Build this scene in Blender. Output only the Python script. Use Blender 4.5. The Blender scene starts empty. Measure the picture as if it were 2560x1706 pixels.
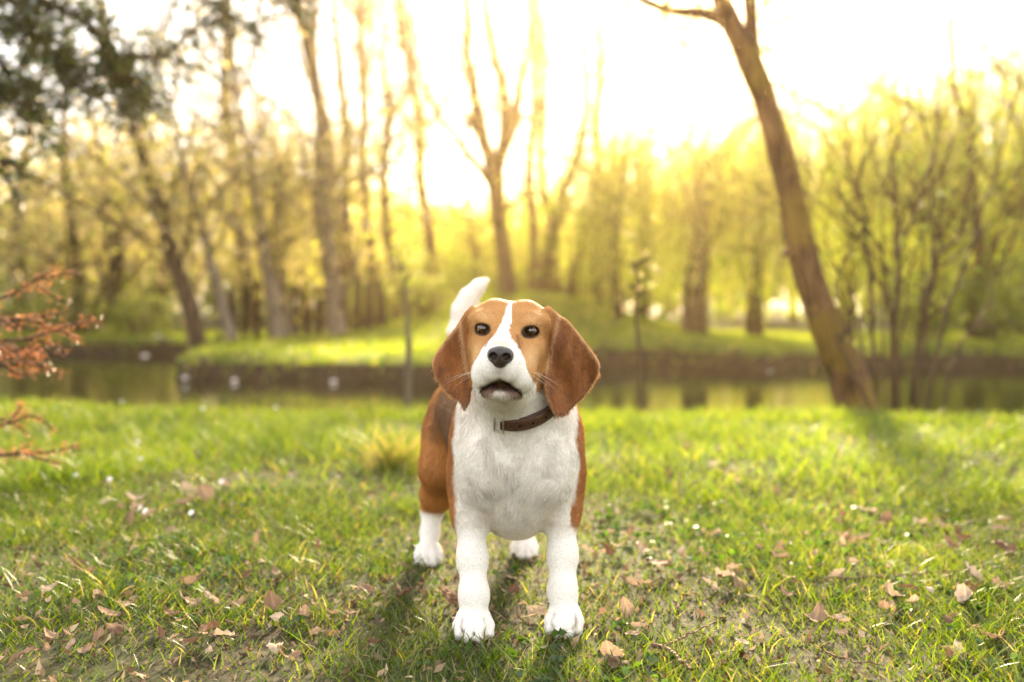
import bpy, bmesh, math
import numpy as np

# ------------------------------------------------------------------ scene, camera, sky, sun, exposure
sc = bpy.context.scene
COL = sc.collection
R = math.radians
FPX = 2489.0            # focal length in photograph pixels (35 mm on a 36 mm sensor, 2560 px wide)
CAM_H = 0.438
PITCH = math.atan(93.0 / FPX)

cam_data = bpy.data.cameras.new("camera")
cam = bpy.data.objects.new("camera", cam_data)
COL.objects.link(cam)
cam.location = (0, 0, CAM_H)
cam.rotation_euler = (R(90) - PITCH, 0, 0)
cam_data.sensor_width = 36.0
cam_data.lens = 35.0
cam_data.clip_start = 0.02
cam_data.clip_end = 2000
cam_data.dof.use_dof = True
cam_data.dof.focus_distance = 1.235
cam_data.dof.aperture_fstop = 2.5
sc.camera = cam

SUN_EL, SUN_AZ = 19.0, 6.0       # degrees above the horizon, degrees to the right of straight ahead
world = bpy.data.worlds.new("World")
sc.world = world
world.use_nodes = True
wn = world.node_tree
for n in list(wn.nodes):
    wn.nodes.remove(n)
w_out = wn.nodes.new("ShaderNodeOutputWorld")
w_bg = wn.nodes.new("ShaderNodeBackground")
w_sky = wn.nodes.new("ShaderNodeTexSky")
w_sky.sky_type = 'NISHITA'
w_sky.sun_disc = False
w_sky.sun_elevation = R(SUN_EL)
w_sky.sun_rotation = R(SUN_AZ)
w_sky.altitude = 100
w_sky.air_density = 1.0
w_sky.dust_density = 0.4
w_sky.ozone_density = 1.0
# thin bright cloud evens the sky out: the same curve over the whole dome
w_gam = wn.nodes.new("ShaderNodeGamma")
w_gam.inputs['Gamma'].default_value = 0.14
w_hs = wn.nodes.new("ShaderNodeHueSaturation")
w_hs.inputs['Saturation'].default_value = 0.45
wn.links.new(w_sky.outputs[0], w_gam.inputs[0])
wn.links.new(w_gam.outputs[0], w_hs.inputs['Color'])
wn.links.new(w_hs.outputs[0], w_bg.inputs[0])
w_bg.inputs[1].default_value = 0.122
wn.links.new(w_bg.outputs[0], w_out.inputs[0])

sun_data = bpy.data.lights.new("sun", 'SUN')
sun_data.energy = 2.8
sun_data.angle = R(8.0)
sun_data.color = (1.0, 0.82, 0.54)
sun = bpy.data.objects.new("sun", sun_data)
COL.objects.link(sun)
# a sun lamp shines along its local -Z: tilt it so the light comes from ahead of the camera
sun.rotation_euler = (-R(90 - SUN_EL), 0, -R(SUN_AZ))

sc.view_settings.view_transform = 'Standard'
sc.view_settings.look = 'None'
sc.view_settings.gamma = 1.0
sc.view_settings.use_curve_mapping = False
sc.view_settings.exposure = 4.05

cy = sc.cycles
cy.use_denoising = True
cy.denoiser = 'OPENIMAGEDENOISE'
cy.max_bounces = 7
cy.diffuse_bounces = 3
cy.glossy_bounces = 2
cy.transmission_bounces = 4
cy.transparent_max_bounces = 4
cy.volume_bounces = 0
cy.sample_clamp_indirect = 8.0
cy.caustics_reflective = False
cy.caustics_refractive = False
sc.cycles_curves.shape = 'RIBBONS'

# ------------------------------------------------------------------ helpers
_F = np.array([0, math.cos(PITCH), -math.sin(PITCH)])
_U = np.array([0, math.sin(PITCH), math.cos(PITCH)])

def P(px, py, d):
    """photograph pixel + distance ahead (metres along +Y) -> world point"""
    a = (px - 1280.0) / FPX
    b = (853.0 - py) / FPX
    v = _F + np.array([a, 0, 0]) + b * _U
    v = v * (d / v[1])
    return np.array([v[0], v[1], v[2] + CAM_H])

def tag(o, label=None, cat=None, group=None, kind=None):
    if label: o["label"] = label
    if cat: o["category"] = cat
    if group: o["group"] = group
    if kind: o["kind"] = kind
    return o

def empty(name, loc, label, cat, group=None):
    o = bpy.data.objects.new(name, None)
    o.empty_display_size = 0.1
    COL.objects.link(o)
    o.location = loc
    return tag(o, label, cat, group)

def mesh_np(name, V, loops, sizes, mats=(), colors=None, smooth=False, color_name="col", mat_idx=None):
    """fast mesh from numpy: V (n,3), flat loop vertex indices, polygon sizes"""
    me = bpy.data.meshes.new(name)
    V = np.ascontiguousarray(V, dtype=np.float32)
    loops = np.ascontiguousarray(loops, dtype=np.int32).ravel()
    sizes = np.ascontiguousarray(sizes, dtype=np.int32).ravel()
    me.vertices.add(len(V)); me.vertices.foreach_set("co", V.ravel())
    me.loops.add(len(loops)); me.loops.foreach_set("vertex_index", loops)
    me.polygons.add(len(sizes))
    starts = np.zeros(len(sizes), np.int32); starts[1:] = np.cumsum(sizes)[:-1]
    me.polygons.foreach_set("loop_start", starts)
    if smooth:
        me.polygons.foreach_set("use_smooth", np.ones(len(sizes), bool))
    if mat_idx is not None:
        me.polygons.foreach_set("material_index", np.ascontiguousarray(mat_idx, np.int32))
    if colors is not None:
        ca = me.color_attributes.new(color_name, 'FLOAT_COLOR', 'POINT')
        c4 = np.ones((len(V), 4), np.float32); c4[:, :3] = colors
        ca.data.foreach_set("color", c4.ravel())
    for m in mats:
        me.materials.append(m)
    me.update(calc_edges=True)
    me.validate()
    return me

def link(name, me, parent=None, loc=None):
    o = bpy.data.objects.new(name, me)
    COL.objects.link(o)
    if loc is not None: o.location = loc
    if parent is not None:
        o.parent = parent
    return o

def child_world(name, me, parent):
    """mesh given in world coordinates, parented to an object that is only translated"""
    o = link(name, me, parent)
    o.location = (-parent.location[0], -parent.location[1], -parent.location[2])
    return o

class NT:
    """small node-tree builder"""
    def __init__(self, name):
        self.m = bpy.data.materials.new(name)
        self.m.use_nodes = True
        self.t = self.m.node_tree
        for n in list(self.t.nodes): self.t.nodes.remove(n)
        self.out = self.t.nodes.new("ShaderNodeOutputMaterial")
    def n(self, typ, **kw):
        nd = self.t.nodes.new(typ)
        for k, v in kw.items():
            if k.startswith("i_"):
                key = k[2:]
                key = int(key) if key.isdigit() else key.replace("_", " ")
                s = nd.inputs[key]
                if hasattr(v, "outputs") or hasattr(v, "is_output"):
                    self.l(v, s)
                else:
                    s.default_value = v
            else:
                setattr(nd, k, v)
        return nd
    def l(self, a, b):
        if hasattr(a, "outputs"): a = a.outputs[0]
        self.t.links.new(a, b)
    def surf(self, s): self.l(s, self.out.inputs['Surface'])

def ramp(nt, fac, stops):
    r = nt.n("ShaderNodeValToRGB")
    nt.l(fac, r.inputs[0])
    e = r.color_ramp.elements
    while len(e) < len(stops): e.new(0.5)
    for el, (p, c) in zip(e, stops):
        el.position = p; el.color = (*c, 1)
    return r

def leaf_material(name, trans=0.5, gloss=0.06, rough=0.45, tint=(1.25, 1.15, 0.5)):
    """colour comes from the vertex attribute; light passes through the blade"""
    nt = NT(name)
    at = nt.n("ShaderNodeAttribute", attribute_name="col")
    df = nt.n("ShaderNodeBsdfDiffuse"); nt.l(at.outputs['Color'], df.inputs[0])
    mul = nt.n("ShaderNodeMix", data_type='RGBA', blend_type='MULTIPLY')
    mul.inputs[0].default_value = 1.0
    nt.l(at.outputs['Color'], mul.inputs[6]); mul.inputs[7].default_value = (*tint, 1)
    tr = nt.n("ShaderNodeBsdfTranslucent"); nt.l(mul.outputs[2], tr.inputs[0])
    mx = nt.n("ShaderNodeMixShader"); mx.inputs[0].default_value = trans
    nt.l(df, mx.inputs[1]); nt.l(tr, mx.inputs[2])
    gl = nt.n("ShaderNodeBsdfGlossy"); gl.inputs['Roughness'].default_value = rough
    gl.inputs['Color'].default_value = (1, 1, 1, 1)
    m2 = nt.n("ShaderNodeMixShader"); m2.inputs[0].default_value = gloss
    nt.l(mx, m2.inputs[1]); nt.l(gl, m2.inputs[2])
    nt.surf(m2)
    return nt.m

def bark_material(name, c1, c2, moss=None, scale=18.0):
    nt = NT(name)
    tc = nt.n("ShaderNodeTexCoord")
    mp = nt.n("ShaderNodeMapping"); mp.inputs['Scale'].default_value = (1, 1, 0.22)
    nt.l(tc.outputs['Object'], mp.inputs[0])
    n1 = nt.n("ShaderNodeTexNoise"); n1.inputs['Scale'].default_value = scale; n1.inputs['Detail'].default_value = 6
    nt.l(mp, n1.inputs['Vector'])
    n2 = nt.n("ShaderNodeTexVoronoi"); n2.inputs['Scale'].default_value = scale * 1.7
    nt.l(mp, n2.inputs['Vector'])
    r = ramp(nt, n1.outputs['Fac'], [(0.3, c1), (0.7, c2)])
    colr = r.outputs[0]
    if moss:
        n3 = nt.n("ShaderNodeTexNoise"); n3.inputs['Scale'].default_value = 5.0; n3.inputs['Detail'].default_value = 5
        nt.l(tc.outputs['Object'], n3.inputs['Vector'])
        rm = ramp(nt, n3.outputs['Fac'], [(0.5, (0, 0, 0)), (0.62, (1, 1, 1))])
        mx = nt.n("ShaderNodeMix", data_type='RGBA')
        nt.l(rm, mx.inputs[0]); nt.l(colr, mx.inputs[6]); mx.inputs[7].default_value = (*moss, 1)
        colr = mx.outputs[2]
    b = nt.n("ShaderNodeBsdfPrincipled"); b.inputs['Roughness'].default_value = 0.9
    b.inputs['Specular IOR Level'].default_value = 0.2
    nt.l(colr, b.inputs['Base Color'])
    bp = nt.n("ShaderNodeBump"); bp.inputs['Strength'].default_value = 0.9; bp.inputs['Distance'].default_value = 0.02
    ad = nt.n("ShaderNodeMath", operation='ADD'); nt.l(n1.outputs['Fac'], ad.inputs[0]); nt.l(n2.outputs['Distance'], ad.inputs[1])
    nt.l(ad, bp.inputs['Height']); nt.l(bp, b.inputs['Normal'])
    nt.surf(b)
    return nt.m

def plain_material(name, color, rough=0.7, spec=0.3, metal=0.0, noise=0.0, nscale=60.0, bump=0.0):
    nt = NT(name)
    b = nt.n("ShaderNodeBsdfPrincipled")
    b.inputs['Roughness'].default_value = rough; b.inputs['Specular IOR Level'].default_value = spec
    b.inputs['Metallic'].default_value = metal
    if noise or bump:
        tc = nt.n("ShaderNodeTexCoord")
        n1 = nt.n("ShaderNodeTexNoise"); n1.inputs['Scale'].default_value = nscale; n1.inputs['Detail'].default_value = 5
        nt.l(tc.outputs['Object'], n1.inputs['Vector'])
        c = np.array(color)
        r = ramp(nt, n1.outputs['Fac'], [(0.3, tuple(c * (1 - noise))), (0.7, tuple(np.minimum(c * (1 + noise), 1)))])
        nt.l(r, b.inputs['Base Color'])
        if bump:
            bp = nt.n("ShaderNodeBump"); bp.inputs['Strength'].default_value = bump; bp.inputs['Distance'].default_value = 0.003
            nt.l(n1.outputs['Fac'], bp.inputs['Height']); nt.l(bp, b.inputs['Normal'])
    else:
        b.inputs['Base Color'].default_value = (*color, 1)
    nt.surf(b)
    return nt.m

def hash_noise(p, scale, seed=0):
    """smooth value noise, p (n,3) -> 0..1"""
    q = np.asarray(p, np.float64) * scale + seed * 17.31
    i = np.floor(q).astype(np.int64); f = q - i
    f = f * f * (3 - 2 * f)
    def h(ix, iy, iz):
        n = (ix * 374761393 + iy * 668265263 + iz * 2147483647 + seed * 144665) & 0x7fffffff
        n = ((n ^ (n >> 13)) * 1274126177) & 0x7fffffff
        return ((n ^ (n >> 16)) & 0xffff) / 65535.0
    r = 0
    for dx in (0, 1):
        wx = f[:, 0] if dx else 1 - f[:, 0]
        for dy in (0, 1):
            wy = f[:, 1] if dy else 1 - f[:, 1]
            for dz in (0, 1):
                wz = f[:, 2] if dz else 1 - f[:, 2]
                r = r + wx * wy * wz * h(i[:, 0] + dx, i[:, 1] + dy, i[:, 2] + dz)
    return r

def fbm(p, scale, seed=0, octv=3):
    r = 0; a = 0.5; t = 0
    for k in range(octv):
        r = r + a * hash_noise(p, scale * 2 ** k, seed + k * 7); t += a; a *= 0.5
    return r / t
# ------------------------------------------------------------------ the ground, banks and pond
WATER_Z = -0.25

def sstep(a, b, x):
    t = np.clip((x - a) / (b - a), 0, 1)
    return t * t * (3 - 2 * t)

def y_near(x):
    return 4.25 - 0.075 * x + 0.09 * np.sin(2.1 * x + 0.4) + 0.05 * np.sin(5.3 * x)

def y_far(x):
    a = 13.4 - 4.6 * sstep(-3.9, -2.95, x)
    return a + 1.7 * sstep(-0.4, 1.2, x) + 0.12 * np.sin(1.7 * x) + 0.07 * np.sin(4.1 * x + 1) + 0.04 * np.sin(9 * x)

def bank(s):
    """profile across a bank, s = metres landward of the edge, 0 = top, -0.75 = bed"""
    return -0.75 + 0.22 * sstep(-1.2, -0.1, s) + 0.46 * sstep(-0.1, 0.06, s) + 0.07 * sstep(0.0, 0.5, s)

def ground_z(x, y):
    x = np.asarray(x, float); y = np.asarray(y, float)
    p = np.stack([x, y, np.zeros_like(x)], -1).reshape(-1, 3)
    n = (fbm(p, 1.3, 3) - 0.5).reshape(x.shape); n2 = (fbm(p, 6.0, 5) - 0.5).reshape(x.shape)
    calm = 1 - np.exp(-(x / 0.28) ** 4 - ((y - 1.48) / 0.42) ** 4)
    near = bank(y_near(x) - y + 0.25 * n) + (0.05 * n + 0.022 * n2) * calm + 0.002
    mound = 0.62 * np.exp(-((x - 0.2) / 1.8) ** 2 - ((y - 14.5) / 2.6) ** 2)
    far = bank(y - y_far(x) + 0.5 * n) + 0.04 * n - 0.04 + mound + 0.25 * sstep(16, 40, y)
    # the lawn falls away gently behind and beside the camera, no water there
    return np.where(y < 6.4, near, far)

def axis(segs):
    out = [segs[0][0]]
    for a, b, s in segs:
        k = max(1, int(round((b - a) / s)))
        out += list(np.linspace(a, b, k + 1)[1:])
    return np.array(out)

xs = axis([(-160, -40, 12), (-40, -12, 2.5), (-12, -4.5, 0.3), (-4.5, -1.6, 0.07), (-1.6, 1.6, 0.03), (1.6, 4.5, 0.07), (4.5, 12, 0.3), (12, 40, 2.5), (40, 160, 12)])
ys = axis([(-160, -20, 14), (-20, -2, 1.5), (-2, 0.8, 0.2), (0.8, 2.6, 0.03), (2.6, 5.2, 0.06), (5.2, 8, 0.2), (8, 16, 0.1), (16, 30, 0.6), (30, 60, 3), (60, 170, 14)])
GX, GY = np.meshgrid(xs, ys)
GZ = ground_z(GX, GY)
V = np.stack([GX, GY, GZ], -1).reshape(-1, 3)
nx, ny = len(xs), len(ys)
ii, jj = np.meshgrid(np.arange(nx - 1), np.arange(ny - 1))
a = (jj * nx + ii).ravel()
quads = np.stack([a, a + 1, a + nx + 1, a + nx], 1)

nt = NT("soil_and_turf")
geo = nt.n("ShaderNodeNewGeometry")
n1 = nt.n("ShaderNodeTexNoise"); n1.inputs['Scale'].default_value = 9; n1.inputs['Detail'].default_value = 8; n1.inputs['Roughness'].default_value = 0.7
n2 = nt.n("ShaderNodeTexNoise"); n2.inputs['Scale'].default_value = 60; n2.inputs['Detail'].default_value = 6
n3 = nt.n("ShaderNodeTexNoise"); n3.inputs['Scale'].default_value = 1.6; n3.inputs['Detail'].default_value = 5
for n in (n1, n2, n3): nt.l(geo.outputs['Position'], n.inputs['Vector'])
soil = ramp(nt, n2.outputs['Fac'], [(0.3, (0.014, 0.009, 0.006)), (0.55, (0.040, 0.026, 0.017)), (0.75, (0.12, 0.084, 0.055))])
turf = ramp(nt, n1.outputs['Fac'], [(0.3, (0.022, 0.045, 0.008)), (0.7, (0.07, 0.10, 0.014))])
pk = ramp(nt, n3.outputs['Fac'], [(0.40, (0.05, 0.05, 0.05)), (0.62, (0.65, 0.65, 0.65))])
sep = nt.n("ShaderNodeSeparateXYZ"); nt.l(geo.outputs['Normal'], sep.inputs[0])
flat = nt.n("ShaderNodeMapRange"); flat.inputs['From Min'].default_value = 0.75; flat.inputs['From Max'].default_value = 0.95
nt.l(sep.outputs['Z'], flat.inputs['Value'])
mu = nt.n("ShaderNodeMath", operation='MULTIPLY'); nt.l(flat, mu.inputs[0]); nt.l(pk, mu.inputs[1])
mx = nt.n("ShaderNodeMix", data_type='RGBA'); nt.l(mu, mx.inputs[0]); nt.l(soil, mx.inputs[6]); nt.l(turf, mx.inputs[7])
b = nt.n("ShaderNodeBsdfPrincipled"); b.inputs['Roughness'].default_value = 0.95; b.inputs['Specular IOR Level'].default_value = 0.15
nt.l(mx.outputs[2], b.inputs['Base Color'])
bp = nt.n("ShaderNodeBump"); bp.inputs['Strength'].default_value = 0.7; bp.inputs['Distance'].default_value = 0.004
nt.l(n2.outputs['Fac'], bp.inputs['Height']); nt.l(bp, b.inputs['Normal'])
nt.surf(b)
ground = link("ground", mesh_np("ground", V, quads, np.full(len(quads), 4), [nt.m], smooth=True))
tag(ground, "brown soil and turf of the lawn and the pond banks", "ground", kind="structure")

# still dark water of the pond
nt = NT("pond_water")
geo = nt.n("ShaderNodeNewGeometry")
mp = nt.n("ShaderNodeMapping"); mp.inputs['Scale'].default_value = (1, 2.2, 1); nt.l(geo.outputs['Position'], mp.inputs[0])
n1 = nt.n("ShaderNodeTexNoise"); n1.inputs['Scale'].default_value = 3.0; n1.inputs['Detail'].default_value = 4
nt.l(mp, n1.inputs['Vector'])
b = nt.n("ShaderNodeBsdfPrincipled")
b.inputs['Base Color'].default_value = (0.018, 0.016, 0.008, 1)
b.inputs['Roughness'].default_value = 0.06; b.inputs['IOR'].default_value = 1.33
bp = nt.n("ShaderNodeBump"); bp.inputs['Strength'].default_value = 0.18; bp.inputs['Distance'].default_value = 0.02
nt.l(n1.outputs['Fac'], bp.inputs['Height']); nt.l(bp, b.inputs['Normal'])
nt.surf(b)
wx = axis([(-60, 60, 4)]); wy = axis([(4.0, 15.0, 1)])
WX, WY = np.meshgrid(wx, wy)
V = np.stack([WX, WY, np.full_like(WX, WATER_Z)], -1).reshape(-1, 3)
ii, jj = np.meshgrid(np.arange(len(wx) - 1), np.arange(len(wy) - 1)); a = (jj * len(wx) + ii).ravel()
quads = np.stack([a, a + 1, a + len(wx) + 1, a + len(wx)], 1)
pond = link("pond_water", mesh_np("pond_water", V, quads, np.full(len(quads), 4), [nt.m]))
tag(pond, "still dark pond water between the lawn and the wooded bank", "water", kind="structure")
# ------------------------------------------------------------------ the beagle (one continuous body surface from a distance field)
def smin(a, b, k):
    h = np.maximum(k - np.abs(a - b), 0) / k
    return np.minimum(a, b) - h * h * k * 0.25

def smax(a, b, k):
    return -smin(-a, -b, k)

class Field:
    def __init__(self, xs, ys, zs):
        self.ax = (xs.astype(np.float32), ys.astype(np.float32), zs.astype(np.float32))
        self.F = np.full((len(xs), len(ys), len(zs)), 0.3, np.float32)
    def region(self, lo, hi, m):
        s = []
        for k in range(3):
            i0 = max(int(np.searchsorted(self.ax[k], lo[k] - m)) - 1, 0)
            i1 = min(int(np.searchsorted(self.ax[k], hi[k] + m)) + 1, len(self.ax[k]))
            s.append(slice(i0, max(i1, i0 + 1)))
        g = np.meshgrid(*[self.ax[k][s[k]] for k in range(3)], indexing='ij', sparse=True)
        return tuple(s), g
    def put(self, d_fn, lo, hi, k=0.01, op='add'):
        s, (X, Y, Z) = self.region(lo, hi, k + 0.012)
        d = d_fn(X, Y, Z)
        if op == 'add':
            self.F[s] = smin(self.F[s], d, k) if k > 0 else np.minimum(self.F[s], d)
        else:
            self.F[s] = smax(self.F[s], -d, k) if k > 0 else np.maximum(self.F[s], -d)
    def ell(self, c, r, k=0.01, M=None, op='add'):
        c = np.asarray(c, float); r = np.asarray(r, float); rm = r.max()
        if M is None: M = np.eye(3)
        def fn(X, Y, Z):
            x, y, z = X - c[0], Y - c[1], Z - c[2]
            k0 = 0; k1 = 0
            for i in range(3):
                q = (x * M[i][0] + y * M[i][1] + z * M[i][2])
                k0 = k0 + (q / r[i]) ** 2; k1 = k1 + (q / r[i] ** 2) ** 2
            k0 = np.sqrt(k0); k1 = np.sqrt(k1) + 1e-9
            return k0 * (k0 - 1) / k1
        self.put(fn, c - rm, c + rm, k, op)
    def cone(self, a, b, ra, rb, k=0.01, op='add'):
        a = np.asarray(a, float); b = np.asarray(b, float); rm = max(ra, rb)
        ba = b - a; L2 = float(ba @ ba)
        def fn(X, Y, Z):
            x, y, z = X - a[0], Y - a[1], Z - a[2]
            t = np.clip((x * ba[0] + y * ba[1] + z * ba[2]) / L2, 0, 1)
            d = np.sqrt((x - t * ba[0]) ** 2 + (y - t * ba[1]) ** 2 + (z - t * ba[2]) ** 2)
            return d - (ra + (rb - ra) * t)
        self.put(fn, np.minimum(a, b) - rm, np.maximum(a, b) + rm, k, op)
    def chain(self, pts, rad, k=0.01):
        for i in range(len(pts) - 1):
            self.cone(pts[i], pts[i + 1], rad[i], rad[i + 1], k)
    def nets(self):
        F = self.F; X, Y, Z = self.ax
        S = F < 0
        cnt = np.zeros(tuple(n - 1 for n in F.shape), np.uint8)
        cs = [(i, j, k) for i in (0, 1) for j in (0, 1) for k in (0, 1)]
        sh = F.shape
        for i, j, k in cs:
            cnt += S[i:sh[0] - 1 + i, j:sh[1] - 1 + j, k:sh[2] - 1 + k]
        act = (cnt > 0) & (cnt < 8)
        I, J, K = np.nonzero(act)
        idx = np.full(act.shape, -1, np.int32); idx[I, J, K] = np.arange(len(I))
        acc = np.zeros((len(I), 3)); w = np.zeros(len(I))
        for a in range(3):
            for u in (0, 1):
                for v in (0, 1):
                    o0 = [0, 0, 0]; others = [q for q in range(3) if q != a]
                    o0[others[0]] = u; o0[others[1]] = v
                    o1 = list(o0); o1[a] = 1
                    f0 = F[I + o0[0], J + o0[1], K + o0[2]]; f1 = F[I + o1[0], J + o1[1], K + o1[2]]
                    m = (f0 < 0) != (f1 < 0)
                    t = np.where(m, f0 / np.where(m, f0 - f1, 1), 0)
                    p0 = np.stack([X[I + o0[0]], Y[J + o0[1]], Z[K + o0[2]]], 1)
                    p1 = np.stack([X[I + o1[0]], Y[J + o1[1]], Z[K + o1[2]]], 1)
                    p = p0 + (p1 - p0) * t[:, None]
                    acc[m] += p[m]; w += m
        V = acc / w[:, None]
        quads = []
        for a in range(3):
            b, c = (a + 1) % 3, (a + 2) % 3
            sl0 = [slice(None)] * 3; sl1 = [slice(None)] * 3
            sl0[a] = slice(0, -1); sl1[a] = slice(1, None)
            s0 = S[tuple(sl0)]; s1 = S[tuple(sl1)]
            e = np.stack(np.nonzero(s0 != s1), 1)
            ok = (e[:, b] > 0) & (e[:, c] > 0) & (e[:, b] < sh[b] - 1) & (e[:, c] < sh[c] - 1)
            e = e[ok]
            def cell(db, dc):
                q = e.copy(); q[:, b] -= db; q[:, c] -= dc
                return idx[q[:, 0], q[:, 1], q[:, 2]]
            q = np.stack([cell(1, 1), cell(0, 1), cell(0, 0), cell(1, 0)], 1)
            flip = ~s0[e[:, 0], e[:, 1], e[:, 2]]
            q[flip] = q[flip][:, ::-1]
            quads.append(q)
        return V, np.concatenate(quads)

def smooth_verts(V, quads, it=1, lam=0.5):
    n = len(V)
    E = np.concatenate([quads[:, [0, 1]], quads[:, [1, 2]], quads[:, [2, 3]], quads[:, [3, 0]]])
    deg = np.bincount(E[:, 0], minlength=n) + np.bincount(E[:, 1], minlength=n)
    for step in range(it * 2):
        l = lam if step % 2 == 0 else -lam * 1.04
        A = np.zeros((n, 3))
        for c in range(3):
            A[:, c] = np.bincount(E[:, 0], V[E[:, 1], c], n) + np.bincount(E[:, 1], V[E[:, 0], c], n)
        V = V + l * (A / np.maximum(deg, 1)[:, None] - V)
    return V

def poly_sdf(px, pz, poly):
    """signed distance to a polygon, px/pz broadcastable arrays"""
    n = len(poly)
    d = None; s = 1.0
    for i in range(n):
        j = (i - 1) % n
        ex, ez = poly[j][0] - poly[i][0], poly[j][1] - poly[i][1]
        wx_, wz_ = px - poly[i][0], pz - poly[i][1]
        t = np.clip((wx_ * ex + wz_ * ez) / (ex * ex + ez * ez), 0, 1)
        bx, bz = wx_ - ex * t, wz_ - ez * t
        dd = bx * bx + bz * bz
        d = dd if d is None else np.minimum(d, dd)
        c1 = pz >= poly[i][1]; c2 = pz < poly[j][1]; c3 = ex * wz_ > ez * wx_
        flip = (c1 & c2 & c3) | (~c1 & ~c2 & ~c3)
        s = np.where(flip, -s, s)
    return s * np.sqrt(d)

def chaikin(poly, it=2):
    p = np.asarray(poly, float)
    for _ in range(it):
        q = np.roll(p, -1, 0)
        p = np.stack([0.75 * p + 0.25 * q, 0.25 * p + 0.75 * q], 1).reshape(-1, 2)
    return p

# --- head frame: u right, v forward, w up, given in centimetres
H_O = np.array([-0.003, 1.290, 0.393])
H_F = np.array([-0.075, -1.0, 0.0]); H_F /= np.linalg.norm(H_F)
H_U = np.array([1.0, -0.075, -0.05]); H_U -= H_F * (H_U @ H_F); H_U /= np.linalg.norm(H_U)
H_W = np.cross(H_F, H_U) * -1.0
if H_W[2] < 0: H_W = -H_W
H_M = np.stack([H_U, H_F, H_W])

def H(u, v, w):
    return H_O + (H_U * u + H_F * v + H_W * w) * 0.01

def to_head(p):
    return ((p - H_O) @ H_M.T) * 100.0

EAR_D = 1.270
def ear_poly(zoom_pts):
    out = []
    for zx, zy in zoom_pts:
        q = P(1000 + zx * 0.2551, 680 + zy * 0.2551, EAR_D)
        out.append((q[0], q[2]))
    return chaikin(out, 2)

EAR_L = ear_poly([(720, 320), (640, 410), (560, 530), (470, 640), (390, 745), (335, 830), (318, 905), (340, 995), (400, 1080), (470, 1165),
                  (545, 1215), (597, 1240), (625, 1310), (645, 1330), (685, 1262), (703, 1150), (716, 1050), (706, 930), (692, 800), (690, 650), (692, 520), (715, 410)])
EAR_R = ear_poly([(1440, 320), (1540, 415), (1622, 458), (1705, 550), (1785, 652), (1865, 752), (1935, 850), (1972, 945), (1945, 1045), (1885, 1135),
                  (1800, 1225), (1705, 1312), (1625, 1385), (1560, 1402), (1497, 1372), (1458, 1300), (1418, 1200), (1402, 1100), (1408, 990), (1440, 900), (1478, 800), (1470, 650), (1450, 500), (1420, 400)])

def zx_world(zx, zy):
    q = P(1000 + zx * 0.2551, 680 + zy * 0.2551, EAR_D); return q[0], q[2]

def fold_line(p0, p1):
    (xa, za), (xb, zb) = zx_world(*p0), zx_world(*p1)
    return xa, za, (xb - xa) / (zb - za)

FOLD_L = fold_line((600, 600), (650, 960))
FOLD_R = fold_line((1545, 470), (1440, 960))

def ear_depth(X, Z, side):
    xa, za, m = FOLD_L if side < 0 else FOLD_R
    s = (X - (xa + m * (Z - za))) * side           # >0 outwards of the fold
    soft = np.sqrt(s * s + 0.004 ** 2) - 0.004
    inner = np.where(s < 0, soft * 0.55, 0)
    outer = np.where(s > 0, soft * 0.34 + 5.0 * soft ** 2, 0)
    drop = np.clip(0.43 - Z, 0, 0.2)
    wav = 0.0045 * np.sin(Z * 48 + side * 1.0 + X * 45) + 0.0035 * np.sin(X * 150 + Z * 50 + 0.6)
    return 1.258 - 0.05 * drop + inner + outer + wav * np.clip(drop * 14, 0, 1)

def ear_sdf(X, Y, Z, side):
    poly = EAR_L if side < 0 else EAR_R
    d2 = poly_sdf(X, Z, poly)
    slab = (np.abs(Y - ear_depth(X, Z, side))) * 0.8
    r = 0.0032
    a = d2 + r
    q = np.sqrt(np.maximum(a, 0) ** 2 + slab ** 2)
    return np.where(a > 0, q, slab) - r

dxs = np.arange(-0.21, 0.165, 0.00165)
dys = axis([(1.115, 1.316, 0.0017), (1.316, 1.86, 0.0036)])
dzs = axis([(-0.012, 0.075, 0.0019), (0.075, 0.30, 0.0033), (0.30, 0.47, 0.0016), (0.47, 0.50, 0.0036)])
fd = Field(dxs, dys, dzs)

# trunk
fd.ell((0.006, 1.405, 0.222), (0.078, 0.118, 0.117), 0.02)
fd.ell((0.008, 1.345, 0.238), (0.066, 0.062, 0.090), 0.03)
fd.cone((0.002, 1.43, 0.250), (-0.048, 1.60, 0.258), 0.079, 0.072, 0.04)
fd.ell((-0.060, 1.68, 0.255), (0.076, 0.090, 0.073), 0.04)
fd.ell((-0.015, 1.52, 0.205), (0.072, 0.13, 0.075), 0.04)
# withers and neck
fd.cone((0.004, 1.318, 0.350), (0.008, 1.362, 0.268), 0.056, 0.079, 0.03)
fd.cone((0.0, 1.345, 0.345), (0.002, 1.42, 0.285), 0.055, 0.065, 0.03)
# shoulders and upper arms
for sx, x0, y0 in ((-1, -0.053, 1.362), (1, 0.066, 1.372)):
    fd.ell((x0, y0, 0.225), (0.031, 0.052, 0.080), 0.022)
    fd.ell((x0 + sx * 0.004, y0 + 0.012, 0.185), (0.027, 0.040, 0.050), 0.018)
    fd.ell((x0 - sx * 0.020, y0 - 0.045, 0.225), (0.030, 0.024, 0.048), 0.02)      # breast muscle
fd.ell((-0.030, 1.290, 0.230), (0.030, 0.018, 0.038), 0.012)
fd.ell((0.042, 1.294, 0.222), (0.032, 0.018, 0.040), 0.012)
fd.cone((0.003, 1.272, 0.215), (0.010, 1.284, 0.140), 0.0030, 0.0030, 0.008, 'cut')
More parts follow.
